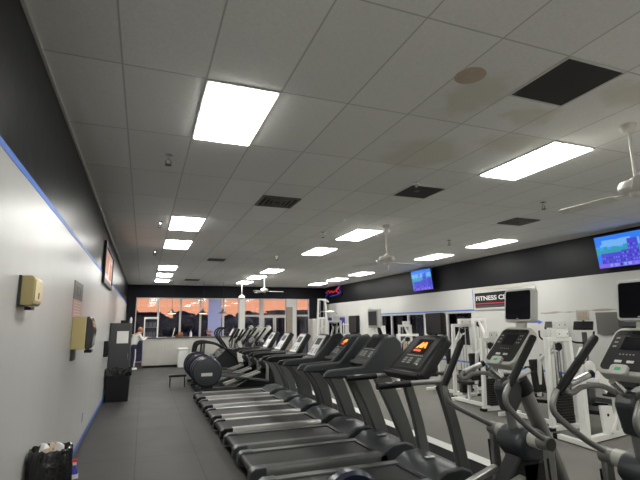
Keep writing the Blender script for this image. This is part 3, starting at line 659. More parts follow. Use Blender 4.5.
# ------------------------------------------------------------------ treadmills
def plate(pts, y0, y1, name, m, parent, bevel=.01): return MB().prism(pts, y0, y1, 'y').build(name, m, parent, bevel)
def curved_slab(p0, p1, p2, w0, w1, y0, y1, n=7):
    a, b, c = Vector(p0), Vector(p1), Vector(p2); L = []; Rr = []
    for i in range(n+1):
        t = i/n; p = a*(1-t)**2+b*2*t*(1-t)+c*t*t; d = ((b-a)*(1-t)+(c-b)*t).normalized(); nn = Vector((-d.y, d.x)); w = w0+(w1-w0)*t
        L.append(tuple(p+nn*w/2)); Rr.append(tuple(p-nn*w/2))
    return MB().prism(L+Rr[::-1], y0, y1, 'y')
def treadmill(kind):
    # x = 0 under the middle of the deck; the user faces +x
    t = empty('treadmill'); far = kind == 'far'
    railm = 'silver' if far else 'grey_metal'
    mb = MB(); mb.box(-.90,.78,-.30,.30,.06,.155); mb.build('deck_frame', 'black_plastic', t, bevel=.01)
    mb = MB(); mb.box(-.93,.66,-.27,.27,.156,.168).tube([(-.93,-.27,.125),(-.93,.27,.125)],.043,16); mb.build('running_belt', 'belt', t)
    for s in (-1, 1):
        a, b = sorted((s*.275, s*.41))
        mb = MB(); mb.prism([(a,.05),(b,.05),(b,.15),(b-.02 if s>0 else b,.185),(a if s>0 else a+.02,.185),(a,.15)] , -.90, .72, 'x')
        r = mb.build('side_rail', railm, t, bevel=.006)
        mb = MB(); mb.prism([(-1.0,.05),(-.90,.03),(-.80,.05),(-.80,.19),(-.93,.188),(-.985,.15)], a-.004, b+.004, 'y'); mb.build('rear_end_cap', 'slate' if kind != 'far' else 'black_plastic', t, bevel=.012)
        if s < 0:
            mb = MB()
            if far:
                for i in range(8): mb.obox((-.70+i*.04, a-.0015, .11), (.026,.003,.035), (0,.25*(1 if i%2 else -1),0))
            else:
                for i, q in enumerate((.02,.015,.02,.02,.015)): mb.obox((-.0+i*.03, a+.05, .1865), (q,.02,.002))
            mb.build('lettering', 'black_plastic' if far else 'button', r)
            mb = MB(); mb.box(-.86,.70,a-.002,a+.004,.07,.085); mb.build('rail_groove','black_plastic',r)
    # motor hood
    hp = [(.60,.15),(.66,.20),(.78,.27),(.98,.285),(1.10,.24),(1.14,.12),(1.12,.06),(.60,.06)]
    mb = MB(); mb.prism(hp, -.41, .41, 'y'); hd = mb.build('motor_hood', 'slate', t, bevel=.03, seg=3)
    mb = MB(); mb.obox((.86,0,.292),(.12,.05,.006)); mb.build('hood_badge', 'silver', hd, bevel=.002)
    mb = MB(); mb.box(.58,.64,-.26,.26,.16,.185); mb.build('hood_lip', 'black_plastic', hd, bevel=.006)
    for x in (-.84, 1.0):
        for s in (-1, 1): MB().cyl((x, s*.33, 0), (x, s*.33, .07), .03, 12).build('foot', 'black_rubber', t)
    # uprights: broad curved slabs leaning back towards the user
    pm = 'far_post' if far else 'post_grey'
    for s in (-1, 1):
        y = s*.36
        if kind == 'near': q = curved_slab((1.04,.12),(.98,.62),(.80,1.10), .13, .11, y-.035, y+.035)
        elif kind == 'far': q = curved_slab((1.08,.12),(1.07,.70),(.62,1.10), .17, .22, y-.03, y+.03)
        else: q = curved_slab((1.10,.10),(.95,.58),(.68,1.10), .17, .22, y-.035, y+.035)
        q.build('upright', pm, t, bevel=.012)
    # handrails
    for s in (-1, 1):
        y = s*.37
        if kind == 'near':
            MB().tube([(.10,y,1.13),(.16,y,1.135),(.78,y,1.14),(.86,y,1.18),(.92,y,1.30)], .028, 12).build('handrail', 'tube_grey', t)
            MB().tube([(.04,y,1.125),(.42,y,1.136)], .033, 12).build('grip', 'black_rubber', t)
        elif kind == 'far':
            plate([(-.10,1.10),(-.07,1.155),(.05,1.175),(.75,1.19),(.80,1.15),(.78,1.09),(-.02,1.075)], y-.035, y+.035, 'handrail', 'black_plastic', t, .015)
        else:
            plate([(-.12,1.10),(-.06,1.185),(.10,1.20),(.42,1.215),(.60,1.40),(.74,1.56),(.88,1.60),(.98,1.50),(1.02,1.22),(.95,1.08),(.10,1.085)], y-.03, y+.03, 'handrail', 'slate', t, .022)
            mb = MB(); mb.box(.02,.95,y-.034,y+.034,1.10,1.118); mb.build('rail_seam', 'black_plastic', t)
    # cross bar and console
    MB().cyl((.80,-.36,1.12),(.80,.36,1.12),.03,12).build('cross_bar', 'tube_grey', t)
    ang = {'near': -.80, 'slate': -.72, 'orange': -.74, 'far': -.60}[kind]
    CX, CZ_ = {'near': (.76,1.40), 'slate': (.74,1.42), 'orange': (.76,1.40), 'far': (.72,1.36)}[kind]
    CH = .56 if kind == 'near' else .50; CW = .74 if kind == 'near' else .52
    R = Matrix.Translation((CX,0,CZ_)) @ Matrix.Rotation(PI/2+ang, 4, 'Y') @ Matrix.Rotation(-PI/2, 4, 'Z')
    # local console frame: +X across the face (world -y is the right hand side), +Y up the face, +Z out of the face towards the user
    R = Matrix.Translation((CX,0,CZ_)) @ Matrix(((0, math.sin(-ang), -math.cos(ang), 0), (-1,0,0,0), (0, math.cos(ang), math.sin(-ang), 0), (0,0,0,1)))
    def cp(mb_, name, m, parent, bevel=0, seg=2):
        o = mb_.build(name, m, None, bevel, seg); o.data.transform(R); o.parent = parent; return o
    w, h = CW/2, CH/2
    con = cp(MB().prism([(-w,-h),(w,-h),(w,-h+.08),(w*.86,h-.03),(w*.78,h),(-w*.78,h),(-w*.86,h-.03),(-w,-h+.08)], -.10, 0, 'z'), 'console', 'black_plastic' if kind in ('near', 'far') else 'slate', t, .02, 3)
    cp(MB().prism([(-w*.72,-h+.06),(w*.72,-h+.06),(w*.66,h-.04),(-w*.66,h-.04)], 0, .006, 'z'), 'console_face', 'pale_face' if far else 'face_dark', con, .003)
    if kind in ('near', 'orange'):
        K = 1.35 if kind == 'near' else 1.0
        cp(MB().box(-.10*K,.10*K,.0,.16*K,.006,.010), 'display', 'screen_off', con)
        mb = MB(); mb.prism([(K*p, K*q) for p, q in [(-.072,.055),(-.02,.125),(-.002,.125),(-.002,.095),(.025,.125),(.045,.125),(.072,.06),(.05,.06),(.035,.09),(.02,.06),(-.02,.06),(-.03,.08),(-.045,.055)]], .010, .012, 'z'); cp(mb, 'display_logo', 'orange_glow', con)
        cp(MB().box(-.075*K,.03*K,.022*K,.04*K,.010,.012), 'display_line', 'red_glow', con)
    elif far:
        cp(MB().box(-.11,.11,.02,.15,.006,.010), 'display', 'screen_matte', con)
    else:
        cp(MB().box(-.12,.12,.0,.16,.006,.010), 'display', 'screen_off', con)
    mb = MB(); mb.box(-.165,.155,-.034,-.032,.006,.0075)
    for i in range(9): mb.box(-.16+i*.037,-.145+i*.037,-.035,-.026,.006,.010)
    cp(mb, 'button_row', 'white_plastic', con)
    for cx in (-.13, -.03, .13):
        mb = MB()
        for i in range(3):
            for j in range(3): mb.box(cx-.035+i*.024, cx-.017+i*.024, -.15+j*.032, -.128+j*.032, .006, .009)
        cp(mb, 'keypad', 'button', con)
    cp(MB().box(.15,.172,-.16,-.14,.006,.012), 'key_light', 'white_plastic', con)
    cp(MB().box(-w*.95,w*.95,-h-.05,-h+.01,-.07,.035), 'console_tray', 'black_plastic', con, .015)
    if not far:
        # television on a bracket above the console
        tx, tz = {'near': (1.02,1.735), 'slate': (.80,1.81), 'orange': (.96,1.73)}[kind]
        tw, th = {'near': (.32,.25), 'slate': (.30,.25), 'orange': (.30,.27)}[kind]
        tv = plate([(0,0)]*0 or [(tx-.02,tz-th/2),(tx+.04,tz-th/2),(tx+.04,tz+th/2),(tx-.02,tz+th/2)], -tw/2, tw/2, 'television', {'near':'black_plastic','slate':'monitor_frame','orange':'black_plastic'}[kind], t, .012)
        m_ = .03 if kind == 'slate' else .012
        box('screen', 'screen_matte', tx-.024, tx-.0195, -tw/2+m_, tw/2-m_, tz-th/2+m_, tz+th/2-m_, tv)
        if kind == 'orange':
            MB().prism([(-tw/2+.01,tz-th/2),(tw/2-.01,tz-th/2),(tw/2-.06,tz-th/2-.07),(-tw/2+.06,tz-th/2-.07)], tx-.01, tx+.04, 'x').build('tv_chin', 'black_plastic', tv, bevel=.008)
        if kind == 'near':
            MB().prism([(-.19,tz-th/2-.075),(.19,tz-th/2-.075),(.17,tz-th/2-.01),(-.17,tz-th/2-.01)], tx-.06, tx+.05, 'x').build('tv_base', 'black_plastic', tv, bevel=.01)
        if kind == 'slate': MB().box(tx-.01,tx+.03,-.04,.04,tz-th/2-.06,tz-th/2).build('tv_neck', 'white_plastic', tv)
        MB().bar((tx+.03,0,tz-.05),(CX+.20,0,CZ_+.08), .06, .03).build('tv_bracket', 'black_plastic', t)
    return t
TY = [4.56, 5.66, 6.66, 7.72, 8.78, 9.88, 11.0]
TX = 2.17
k_near = treadmill('near'); k_slate = treadmill('slate'); k_or = treadmill('orange'); k_far = treadmill('far')
tl = [(k_near,'grey treadmill nearest the camera, black console with orange display and black TV'),
      (k_slate,'dark slate treadmill with bulky side fairings and a pale-framed TV, beyond the nearest one'),
      (k_or,'slate treadmill with a tapered black TV above a small orange display')]
for i, (o, lab) in enumerate(tl): o.location = (TX, TY[i], 0); tag(o, lab, 'treadmill', 'row of treadmills')
fl = ['silver-railed treadmill with pale console, first beyond the two TV-topped slate treadmills','silver-railed treadmill, second of the pale-console ones from the camera','silver-railed treadmill, third of the pale-console ones from the camera','silver-railed treadmill farthest from the camera, next to the navy drum ellipticals']
for i in range(4):
    o = k_far if i == 0 else copy_tree(k_far); o.location = (TX, TY[3+i], 0); tag(o, fl[i], 'treadmill', 'row of treadmills')

# ------------------------------------------------------------------ ellipticals
def elliptical(front=True, R=.27, back=1, lean=0.0):
    t = empty('elliptical_trainer'); X0 = 2.4
    def L(x): return x-X0
    mb = MB(); mb.box(L(1.35),L(3.9),-.05,.05,.03,.10).box(L(1.45),L(1.55),-.33,.33,0,.06).box(L(3.72),L(3.84),-.33,.33,0,.06); mb.build('base_frame', 'grey_metal', t, bevel=.01)
    zc = R+.14 if not front else .33; xc = 1.62
    for s in (-1, 1):
        a, b = (s*.12, s*.26)
        dr = MB().lathe([(.02,min(a,b)),(R*.9,min(a,b)),(R,min(a,b)+.03),(R,max(a,b)-.03),(R*.9,max(a,b)),(.02,max(a,b))], (L(xc),0,zc), 32, 'y').build('drum_cover', 'navy', t)
        e = s*.262
        MB().lathe([(R*.86,e-.003),(R*.9,e),(R*.86,e+.003)], (L(xc),0,zc), 32, 'y').build('drum_rim', 'slate', dr)
        box('drum_badge', 'monitor_frame', L(xc)-.15,L(xc)+.13,min(e,e+s*.004),max(e,e+s*.004),zc-.10,zc-.02, dr, .0)
    MB().lathe([(.02,-.12),(R*.55,-.12),(R*.55,.12),(.02,.12)], (L(xc),0,zc), 24, 'y').build('flywheel', 'black_plastic', t)
    mb = MB(); mb.prism([(L(1.5),.08),(L(1.8),.08),(L(1.72),zc),(L(1.52),zc)], -.07, .07, 'y'); mb.build('rear_tower', 'slate', t, bevel=.01)
    # ramp rails rising to the front
    for s in (-1, 1):
        MB().bar((L(2.1),s*.16,.16),(L(3.05),s*.16,.46), .07, .05).build('ramp_rail', 'silver', t, bevel=.01)
    mb = MB(); mb.prism([(L(2.4),.08),(L(3.2),.08),(L(3.35),.62),(L(3.12),.62),(L(2.95),.40)], -.09, .09, 'y'); mb.build('ramp_housing', 'black_plastic', t, bevel=.02)
    jx, jz = 3.19, .75
    # mast, neck and console mount
    MB().tube(smoothpath([(L(3.74),0,.06),(L(3.60),0,.45),(L(3.40),0,.90),(L(3.27),0,1.20)],4), .075, 14, rs=None, flat=.8).build('mast', 'tube_grey', t)
    MB().cyl((L(3.13),0,.82),(L(3.08),0,1.18),.04,16).build('neck', 'tube_grey', t)
    mb = MB(); mb.prism([(L(3.0),1.17),(L(3.05),1.27),(L(3.22),1.22),(L(3.20),1.05),(L(3.13),.96),(L(3.06),.96)], -.07, .07, 'y'); mb.build('console_mount', 'slate', t, bevel=.02)
    MB().cyl((L(3.30),0,1.12),(L(3.22),0,1.24),.088,20).build('mast_collar', 'black_plastic', t)
    # centre joint housing
    hb = MB(); hb.prism([(L(3.02),.70),(L(3.08),.81),(L(3.2),.85),(L(3.36),.80),(L(3.42),.70),(L(3.34),.56),(L(3.14),.55)], -.15, .15, 'y'); hs = hb.build('joint_housing', 'slate', t, bevel=.05, seg=4)
    hb = MB(); hb.prism([(L(3.08),.56),(L(3.38),.57),(L(3.60),.10),(L(3.20),.10)], -.09, .09, 'y'); hb.build('front_shroud', 'black_plastic', t, bevel=.04, seg=3)
    for s in (-1, 1):
        MB().cyl((L(jx),s*.13,jz),(L(jx),s*.24,jz),.064,20).build('axle_collar', 'cream', t)
        y = s*.31
        arm = MB().cyl((L(jx),s*.24,jz),(L(jx),s*.35,jz),.058,20).build('arm_hub', 'tube_grey', t)
        MB().lathe([(.05,s*.35),(.05,s*.357),(.01,s*.357)], (L(jx),0,jz), 20, 'y').build('hub_cap', 'slate', arm)
        pth = smoothpath([(L(jx),y,jz+.02),(L(3.02),y,.88),(L(2.83),y,1.05),(L(2.79),y,1.14),(L(2.82),y,1.21),(L(2.85),y,1.25)],5)
        gp = [(L(2.84),y,1.225),(L(2.865),y,1.26),(L(3.135),y,1.605),(L(3.15),y,1.625)]
        if lean:
            pth = [Vector((q.x-lean*min(1, (q.z-jz)/.35), q.y, q.z)) for q in pth]; gp = [(a-lean*(.9-(c-1.22)*3.6), b, c) for a, b, c in gp]
        if s == back:
            pth = smoothpath([(L(jx),y,jz+.02),(L(3.0),y,.86),(L(2.74),y,.99),(L(2.67),y,1.06),(L(2.66),y,1.15),(L(2.68),y,1.21)],5)
            gp = [(L(2.65),y,1.17),(L(2.665),y,1.20),(L(2.87),y,1.555),(L(2.885),y,1.58)]
        MB().tube(pth, .023, 12).build('moving_arm', 'tube_grey', arm)
        MB().tube(gp, .033, 12, rs=[.028,.034,.034,.028], flat=.9).build('arm_grip', 'black_rubber', arm)
        MB().bar((L(jx),s*.318,jz),(L(3.20),s*.318,.22),.05,.085,(1,0,0)).build('rocker_link', 'tube_grey', t, bevel=.012)
        MB().bar((L(jx)-.045,s*.345,jz-.1),(L(3.18)-.02,s*.345,.42),.004,.02,(1,0,0)).build('link_lettering', 'black_plastic', t)
        MB().bar((L(3.22),s*.36,.24),(L(xc)+R*.8,s*.20,zc-.1),.045,.06).build('foot_link', 'grey_metal', t, bevel=.01)
        MB().prism([(L(2.35),.31),(L(2.75),.29),(L(2.78),.36),(L(2.74),.31+.01),(L(2.36),.335)], s*.24-.08, s*.24+.08, 'y').build('foot_pedal', 'black_rubber', t, bevel=.008)
        # fixed heart-rate bars
        y2 = s*.15
        MB().tube(smoothpath([(L(3.08),s*.05,1.22),(L(3.02),y2*1.0,1.28),(L(2.93),y2*1.6,1.27),(L(2.85),y2*1.75,1.23),(L(2.825),y2*1.95,1.25),(L(2.88),y2*2.05,1.28),(L(3.0),y2*2.05,1.32)],5), .02, 10).build('fixed_handle', 'tube_grey', t)
        gr = MB().tube([(L(2.88),y2*2.05,1.282),(L(3.08),y2*2.0,1.345)], .025, 12).build('fixed_grip', 'grip_metal', t)
        MB().tube([(L(3.075),y2*2.0,1.343),(L(3.11),y2*2.0,1.355)], .029, 12).build('grip_end', 'black_rubber', gr)
    # console
    ang = -.75; CX, CZ_ = L(3.15), 1.54
    Rm = Matrix.Translation((CX,0,CZ_)) @ Matrix(((0, math.sin(-ang), -math.cos(ang), 0), (-1,0,0,0), (0, math.cos(ang), math.sin(-ang), 0), (0,0,0,1)))
    def cp(mb_, name, m, parent, bevel=0, seg=2):
        o = mb_.build(name, m, None, bevel, seg); o.data.transform(Rm); o.parent = parent; return o
    def rr(w, h, r, n=5, top=1.0):
        out = []
        for cx, cy, a0 in ((w-r,h-r,0),(-w+r,h-r,PI/2),(-w+r,-h+r,PI),(w-r,-h+r,1.5*PI)):
            for i in range(n+1):
                a = a0+PI/2*i/n; px, py = cx+r*math.cos(a), cy+r*math.sin(a); out.append((px*(top if py > 0 else 1), py))
        return out
    con = cp(MB().prism(rr(.19,.22,.07), -.085, .0, 'z'), 'console', 'cream', t, .012, 3)
    cp(MB().prism(rr(.165,.185,.04), 0, .005, 'z'), 'console_face', 'face_dark' if front else 'pale_face', con)
    cp(MB().box(-.075,.065,.0,.12,.005,.008), 'display', 'screen_off', con)
    mb = MB()
    for sx in (-.14,-.125,.09,.115):
        for i in range(3): mb.box(sx,sx+.012,.02+i*.04,.035+i*.04,.005,.007)
    for i in range(5): mb.box(-.06+i*.025,-.05+i*.025,-.05,-.04,.005,.007)
    cp(mb, 'button_row', 'button', con)
    cp(MB().box(-.07,-.02,-.12,-.10,.005,.009).box(.02,.07,-.12,-.10,.005,.009), 'key_light', 'white_plastic', con)
    for i in range(3): cp(MB().prism(rr(.042,.022,.015), 0, .004, 'z').bm and (lambda m2: (bmesh.ops.translate(m2.bm, verts=m2.bm.verts, vec=(-.10+i*.10,.16,.004)), m2)[1])(MB().prism(rr(.042,.016,.012), 0, .004, 'z')), 'holder_pocket', 'black_plastic', con)
    pad = cp(MB().prism([(x*.40,y*.22-.195) for x, y in rr(.16,.20,.09)], .0, .03, 'z'), 'control_pad', 'monitor_frame', con, .006)
    cp(MB().box(-.02,.02,-.205,-.182,.03,.033), 'small_lcd', 'lcd_green', pad)
    MB().tube([(L(2.93),0,1.34),(L(3.0),0,1.28),(L(3.06),0,1.22)], .026, 12).build('bracket', 'chrome', t)
    # monitor
    if front:
        mx, mz, ww, hh = L(3.31), 1.905, .175, .157
        def mp(mb_, name, m, parent, bevel=0, seg=2):
            o = mb_.build(name, m, None, bevel, seg)
            a = -.12; o.data.transform(Matrix.Translation((mx,0,mz)) @ Matrix(((0, math.sin(-a), -math.cos(a), 0), (-1,0,0,0), (0, math.cos(a), math.sin(-a), 0), (0,0,0,1)))); o.parent = parent; return o
        mo = mp(MB().prism(rr(ww,hh,.035), -.07, 0, 'z'), 'monitor', 'monitor_frame', t, .008, 2)
        mp(MB().prism(rr(ww-.022,hh-.022,.02), 0, .003, 'z'), 'screen', 'screen_off', mo)
        mp(MB().box(-.008,.008,-hh+.026,-hh+.034,.003,.005), 'power_light', 'white_plastic', mo)
        MB().bar((L(3.35),0,1.78),(L(3.31),0,1.62),.09,.04,(1,0,0)).build('monitor_bracket', 'cream', t)
    return t
e1 = elliptical(True)
e1.location = (2.4, 3.38, 0); tag(e1, 'elliptical trainer with cream console and monitor, beside the nearest treadmill', 'elliptical trainer', 'ellipticals with monitors')
e2 = elliptical(True, .27, 0, .10); e2.location = (2.55, 2.34, 0); tag(e2, 'elliptical trainer with cream console at the right edge of the view', 'elliptical trainer', 'ellipticals with monitors')
ef = elliptical(False, .385)
el = ['elliptical trainer with a navy drum, next to the farthest treadmill','elliptical trainer with a navy drum, middle of the three far ones','elliptical trainer with a navy drum, farthest of the three']
for i, y in enumerate((12.68, 13.8, 14.9)):
    o = ef if i == 0 else copy_tree(ef); o.location = (2.4, y, 0); tag(o, el[i], 'elliptical trainer', 'far ellipticals with navy drums')
# spray bottle and grey caddy behind the treadmills
t = tag(empty('wipes_stand', (4.22, 12.6, 0)), 'grey wipes stand behind the treadmill consoles', 'stand')
MB().lathe([(.16,0),(.16,.02),(.03,.04),(.025,.05),(.025,.84)], n=20).build('stand_pole', 'grey_metal', t)
mb = MB(); mb.box(-.15,.15,-.12,.12,.84,1.19); mb.build('dispenser_box', 'cab_grey', t, bevel=.02)
t = tag(empty('spray_bottle', (4.24, 12.6, 1.19)), 'white spray bottle with red top standing on the grey wipes stand', 'spray bottle')
MB().lathe([(.04,0),(.045,.02),(.04,.07),(.02,.09)], n=16).build('bottle_body', 'white_plastic', t)
MB().lathe([(.02,.09),(.09,.10),(.10,.13),(.06,.16),(.02,.165)], n=16).build('cap', 'red', t)

# stair climbers beyond the ellipticals
def climber():
    t = empty('stair_climber')
    mb = MB(); mb.prism([(-.65,0),(.75,0),(.85,.35),(.78,.9),(.45,.95),(-.2,.35),(-.65,.18)], -.36, .36, 'y'); mb.build('housing', 'slate', t, bevel=.03)
    for i in range(5):
        box('step', 'black_rubber', -.55+i*.2, -.33+i*.2, -.3, .3, .18+i*.15, .215+i*.15, t, .006)
        box('step_edge', 'silver', -.56+i*.2, -.545+i*.2, -.3, .3, .17+i*.15, .225+i*.15, t)
    for s in (-1, 1):
        MB().tube(smoothpath([(-.62,s*.38,.1),(-.58,s*.38,.95),(-.4,s*.38,1.13),(.0,s*.38,1.10),(.35,s*.38,.95),(.75,s*.38,.6),(.85,s*.38,.3)],5), .032, 10).build('handrail', 'black_plastic', t)
        MB().cyl((-.35,s*.38,.2),(-.30,s*.38,1.12),.018,10).build('rail_post', 'black_plastic', t)
        MB().tube(smoothpath([(.50,s*.3,.85),(.36,s*.3,1.1),(.22,s*.3,1.28),(.18,s*.3,1.45),(.28,s*.3,1.58),(.42,s*.3,1.62)],5), .026, 8).build('front_handle', 'black_plastic', t)
    mb = MB(); mb.obox((.80,0,1.42),(.08,.42,.36),(0,.5,0)); c = mb.build('console', 'black_plastic', t, bevel=.02)
    mb = MB(); mb.obox((.755,0,1.44),(.01,.34,.26),(0,.5,0)); mb.build('console_face', 'pale_face', c)
    MB().bar((.75,0,.85),(.82,0,1.35),.12,.06,(1,0,0)).build('mast', 'grey_metal', t)
    return t
c0 = climber(); cl = ['black stair climber directly beyond the navy drum ellipticals', 'black stair climber farthest down, before the counter end']
for i, (x, y) in enumerate(((2.25,16.2),(2.35,17.35))):
    o = c0 if i == 0 else copy_tree(c0); o.location = (x, y, 0); tag(o, cl[i], 'stair climber', 'stair climbers')
t = tag(empty('low_bench', (1.06, 14.05, 0)), 'low black bar-legged bench left of the navy drums', 'bench')
box('bench_top', 'black_vinyl', -.30,.18,-.12,.12,.28,.34, t, .01)
for x in (-.26,.14): MB().cyl((x,0,.28),(x,0,.0),.016,8).build('leg', 'black_plastic', t)
box('foot', 'black_plastic', -.28,-.24,-.12,.12,.0,.02, t); box('foot', 'black_plastic', .12,.16,-.12,.12,.0,.02, t)

# ------------------------------------------------------------------ white strength machines
def strength(w, h, label, loc, rz=0, seat=1, top_box=True, arm=0, stackh=.52, name='weight_machine', taper=.05):
    t = tag(empty(name, (*loc, 0), rz), label, 'weight machine', 'white strength machines')
    W = 'white_metal'
    for s in (-1, 1):
        MB().bar((s*w/2,0,.04),(s*(w/2-taper),0,h),.07,.07,(0,1,0)).build('frame_post', W, t, bevel=.006)
    mb = MB(); mb.box(-w/2-.04,w/2+.04,-.045,.045,.0,.07); b = mb.build('base_beam', W, t, bevel=.006)
    for s in (-1, 1): box('rubber_foot', 'black_rubber', s*w/2-.05+s*.03, s*w/2+.05+s*.03, -.05,.05,-.0,.05, b)
    mb = MB(); mb.box(-w/2+taper-.035,w/2-taper+.035,-.04,.04,h-.035,h+.035); mb.build('top_beam', W, t, bevel=.006)
    if top_box:
        mb = MB(); mb.box(-w*.12,w*.42-taper,-.06,.06,h+.03,h+.16); tb = mb.build('pulley_box', W, t, bevel=.006)
        box('bolt', 'black_plastic', -w*.12+.05,-w*.12+.07,-.064,-.058,h+.08,h+.10, tb); box('bolt', 'black_plastic', w*.3-.02,w*.3,-.064,-.058,h+.08,h+.10, tb)
    for s in (-1, 1): MB().cyl((s*.085,0,.07),(s*.085,0,h-.03),.011,10).build('guide_rod', 'chrome', t)
    mb = MB(); n = 12
    for i in range(n): mb.box(-.14,.14,-.06,.06,.10+i*stackh/n,.10+(i+.88)*stackh/n)
    st = mb.build('weight_stack', 'stack', t)
    MB().cyl((0,0,.1+stackh),(0,0,h-.03),.005,6).build('cable', 'black_plastic', t)
    MB().lathe([(.02,-.012),(.07,-.014),(.062,0),(.07,.014),(.02,.012)], (0,0,h-.12), 20, 'y').build('pulley', 'black_plastic', t)
    # seat assembly to the far side of the stack
    if seat:
        d = seat
        MB().bar((0,.04,.05),(0,d*1.25,.05),.07,.07).build('floor_beam', W, t, bevel=.006)
        mb = MB(); mb.box(-.25,.25,d*1.25-.04,d*1.25+.04,0,.07); mb.build('cross_foot', W, t, bevel=.006)
        MB().bar((0,d*.75,.07),(0,d*.75,.42),.06,.06,(0,1,0)).build('seat_post', W, t, bevel=.004)
        mb = MB(); mb.box(-.16,.16,d*.75-.2,d*.75+.2,.42,.49); mb.build('seat', 'black_vinyl', t, bevel=.02)
        MB().bar((0,d*.5,.45),(0,d*.42,1.1),.06,.05,(0,1,0)).build('back_post', W, t, bevel=.004)
        mb = MB(); mb.obox((0,d*.50,.80),(.26,.07,.56),(-.1*d,0,0)); mb.build('backrest', 'black_vinyl', t, bevel=.02)
        MB().bar((0,d*.42,1.08),(0,0,h-.05),.06,.05,(0,1,0)).build('top_link', W, t, bevel=.004)
    if arm:
        for s in (-1, 1):
            a = MB().tube(smoothpath([(s*.3,.3*seat,h-.2),(s*.36,.55*seat,h-.3),(s*.34,.8*seat,.95),(s*.2,.85*seat,.9)],4), .022, 10).build('press_arm', W, t)
            MB().cyl((s*.2,.85*seat,.9),(s*.08,.85*seat,.9),.026,10).build('hand_grip', 'black_rubber', a)
    return t
strength(.60,1.44,'white strength machine with black stack right of the cream elliptical console', (6.58,5.90), 0, 1, True, 1)
strength(.50,1.38,'white weight tower with a black stack directly behind the cream-console elliptical', (6.68,7.66), 0, 1, True, 0)
strength(.62,1.66,'white weight tower standing behind the orange-display console', (7.25,9.25), 0, 1, True, 1)
strength(.50,1.80,'tall narrow white weight tower just left of the wall sign', (8.35,9.95), 0, -1, False, 0)
strength(.50,1.58,'white machine tower in front of the bikes by the right wall', (7.55,6.75), 0, 0, True, 0)
strength(.78,1.36,'low wide white strength frame beyond the near console, under the dark windows', (7.50,12.15), 0, 1, False, 0)
strength(.55,1.62,'white strength tower close to the right wall windows, behind the low wide frame', (8.55,14.0), 0, -1, True, 0)
strength(.60,1.80,'white tower before the blue and purple window panels', (6.55,15.6), 0, 1, True, 1)
strength(.42,1.85,'white slim tower between the slate treadmill and the windows', (8.45,12.3), 0, 0, False, 0)
# tall far lat machine
t = tag(empty('lat_pulldown_machine', (7.0, 18.0, 0)), 'tallest white pulldown frame in the far right corner', 'weight machine', 'white strength machines')
for s in (-1, 1): MB().bar((s*.28,0,0),(s*.15,0,2.75),.07,.07,(0,1,0)).build('frame_post', 'white_metal', t, bevel=.005)
for z, ww in ((2.72,.36),(1.95,.42),(.9,.52),(.04,.7)): MB().bar((-ww/2,0,z),(ww/2,0,z),.06,.06).build('cross_beam', 'white_metal', t, bevel=.005)
MB().bar((-.0,0,2.72),(-.0,-.7,2.6),.06,.06).build('top_arm', 'white_metal', t, bevel=.005)
MB().tube([(-.4,-.7,2.1),(-.3,-.7,2.2),(.3,-.7,2.2),(.4,-.7,2.1)], .015, 8).build('pull_bar', 'chrome', t)
MB().cyl((0,-.7,2.2),(0,-.7,2.6),.005,6).build('cable', 'black_plastic', t)
for s in (-1,1): MB().cyl((s*.08,.0,.04),(s*.08,.0,2.72),.012,8).build('guide_rod', 'chrome', t)
mb = MB()
for i in range(12): mb.box(-.13,.13,-.06,.06,.08+i*.05,.08+i*.05+.043)
mb.build('weight_stack', 'stack', t)
MB().bar((0,0,.04),(0,-.9,.04),.06,.06).build('floor_beam', 'white_metal', t); box('seat', 'black_vinyl', -.17,.17,-.85,-.5,.5,.57, t, .02); MB().cyl((0,-.68,.05),(0,-.68,.5),.03,10).build('seat_post', 'white_metal', t)
t = tag(empty('equipment_locker', (8.15, 21.6, 0)), 'tall pale grey locker in the far right corner behind the pulldown frame', 'locker')
mb = MB(); mb.box(-.35,.35,-.25,.25,0,1.95); mb.build('body', 'frame_alu', t, bevel=.008)
for s in (-1,1): box('door', 'frame_alu', *sorted((s*.01,s*.34)), -.265,-.252,.05,1.9, t, .004)
# white press machine in the right foreground: long foot, post, angled arm, roller
t = tag(empty('leg_machine', (5.9, 5.05, 0)), 'white leg machine with black-tipped floor foot and round black roller, front right', 'weight machine', 'white strength machines')
MB().bar((.03,.42,.045),(-.05,-.42,.045),.08,.07).build('foot_beam', 'white_metal', t, bevel=.006)
for p in ((.035,.45,.045),(-.053,-.45,.045)): MB().obox(p,(.1,.08,.085)).build('end_cap', 'black_rubber', t, bevel=.008)
MB().bar((0,0,.06),(1.75,.30,.06),.09,.08).build('floor_beam', 'white_metal', t, bevel=.006)
MB().bar((1.72,-.15,.045),(1.78,.75,.045),.08,.07).build('rear_foot', 'white_metal', t, bevel=.006)
MB().bar((.08,0,.08),(.10,0,1.12),.11,.09,(1,0,0)).build('main_post', 'white_metal', t, bevel=.006)
MB().bar((.05,0,1.02),(.28,.03,1.33),.12,.08,(0,1,0)).build('angled_arm', 'white_metal', t, bevel=.006)
MB().lathe([(.02,-.05),(.095,-.05),(.10,-.04),(.10,.04),(.095,.05),(.02,.05)], (.22,-.03,1.06), 24, 'y').build('roller', 'black_rubber', t)
MB().lathe([(.105,-.055),(.112,-.05),(.112,-.035),(.105,-.03)], (.22,-.03,1.06), 24, 'y').build('roller_ring', 'white_plastic', t)
box('roller_label', 'tape', .16,.26,-.088,-.082,1.0,1.03, t)
MB().prism([(.55,.10),(.80,.10),(.76,.48),(.52,.50)], .06, .10, 'y').build('foot_plate', 'white_metal', t, bevel=.006)
MB().lathe([(.01,-.002),(.022,-.002),(.022,.002),(.01,.002)], (.65,.056,.36), 14, 'y').build('bolt', 'black_plastic', t)
MB().bar((.70,.08,.10),(.95,.08,.45),.06,.05).build('brace', 'white_metal', t, bevel=.004)
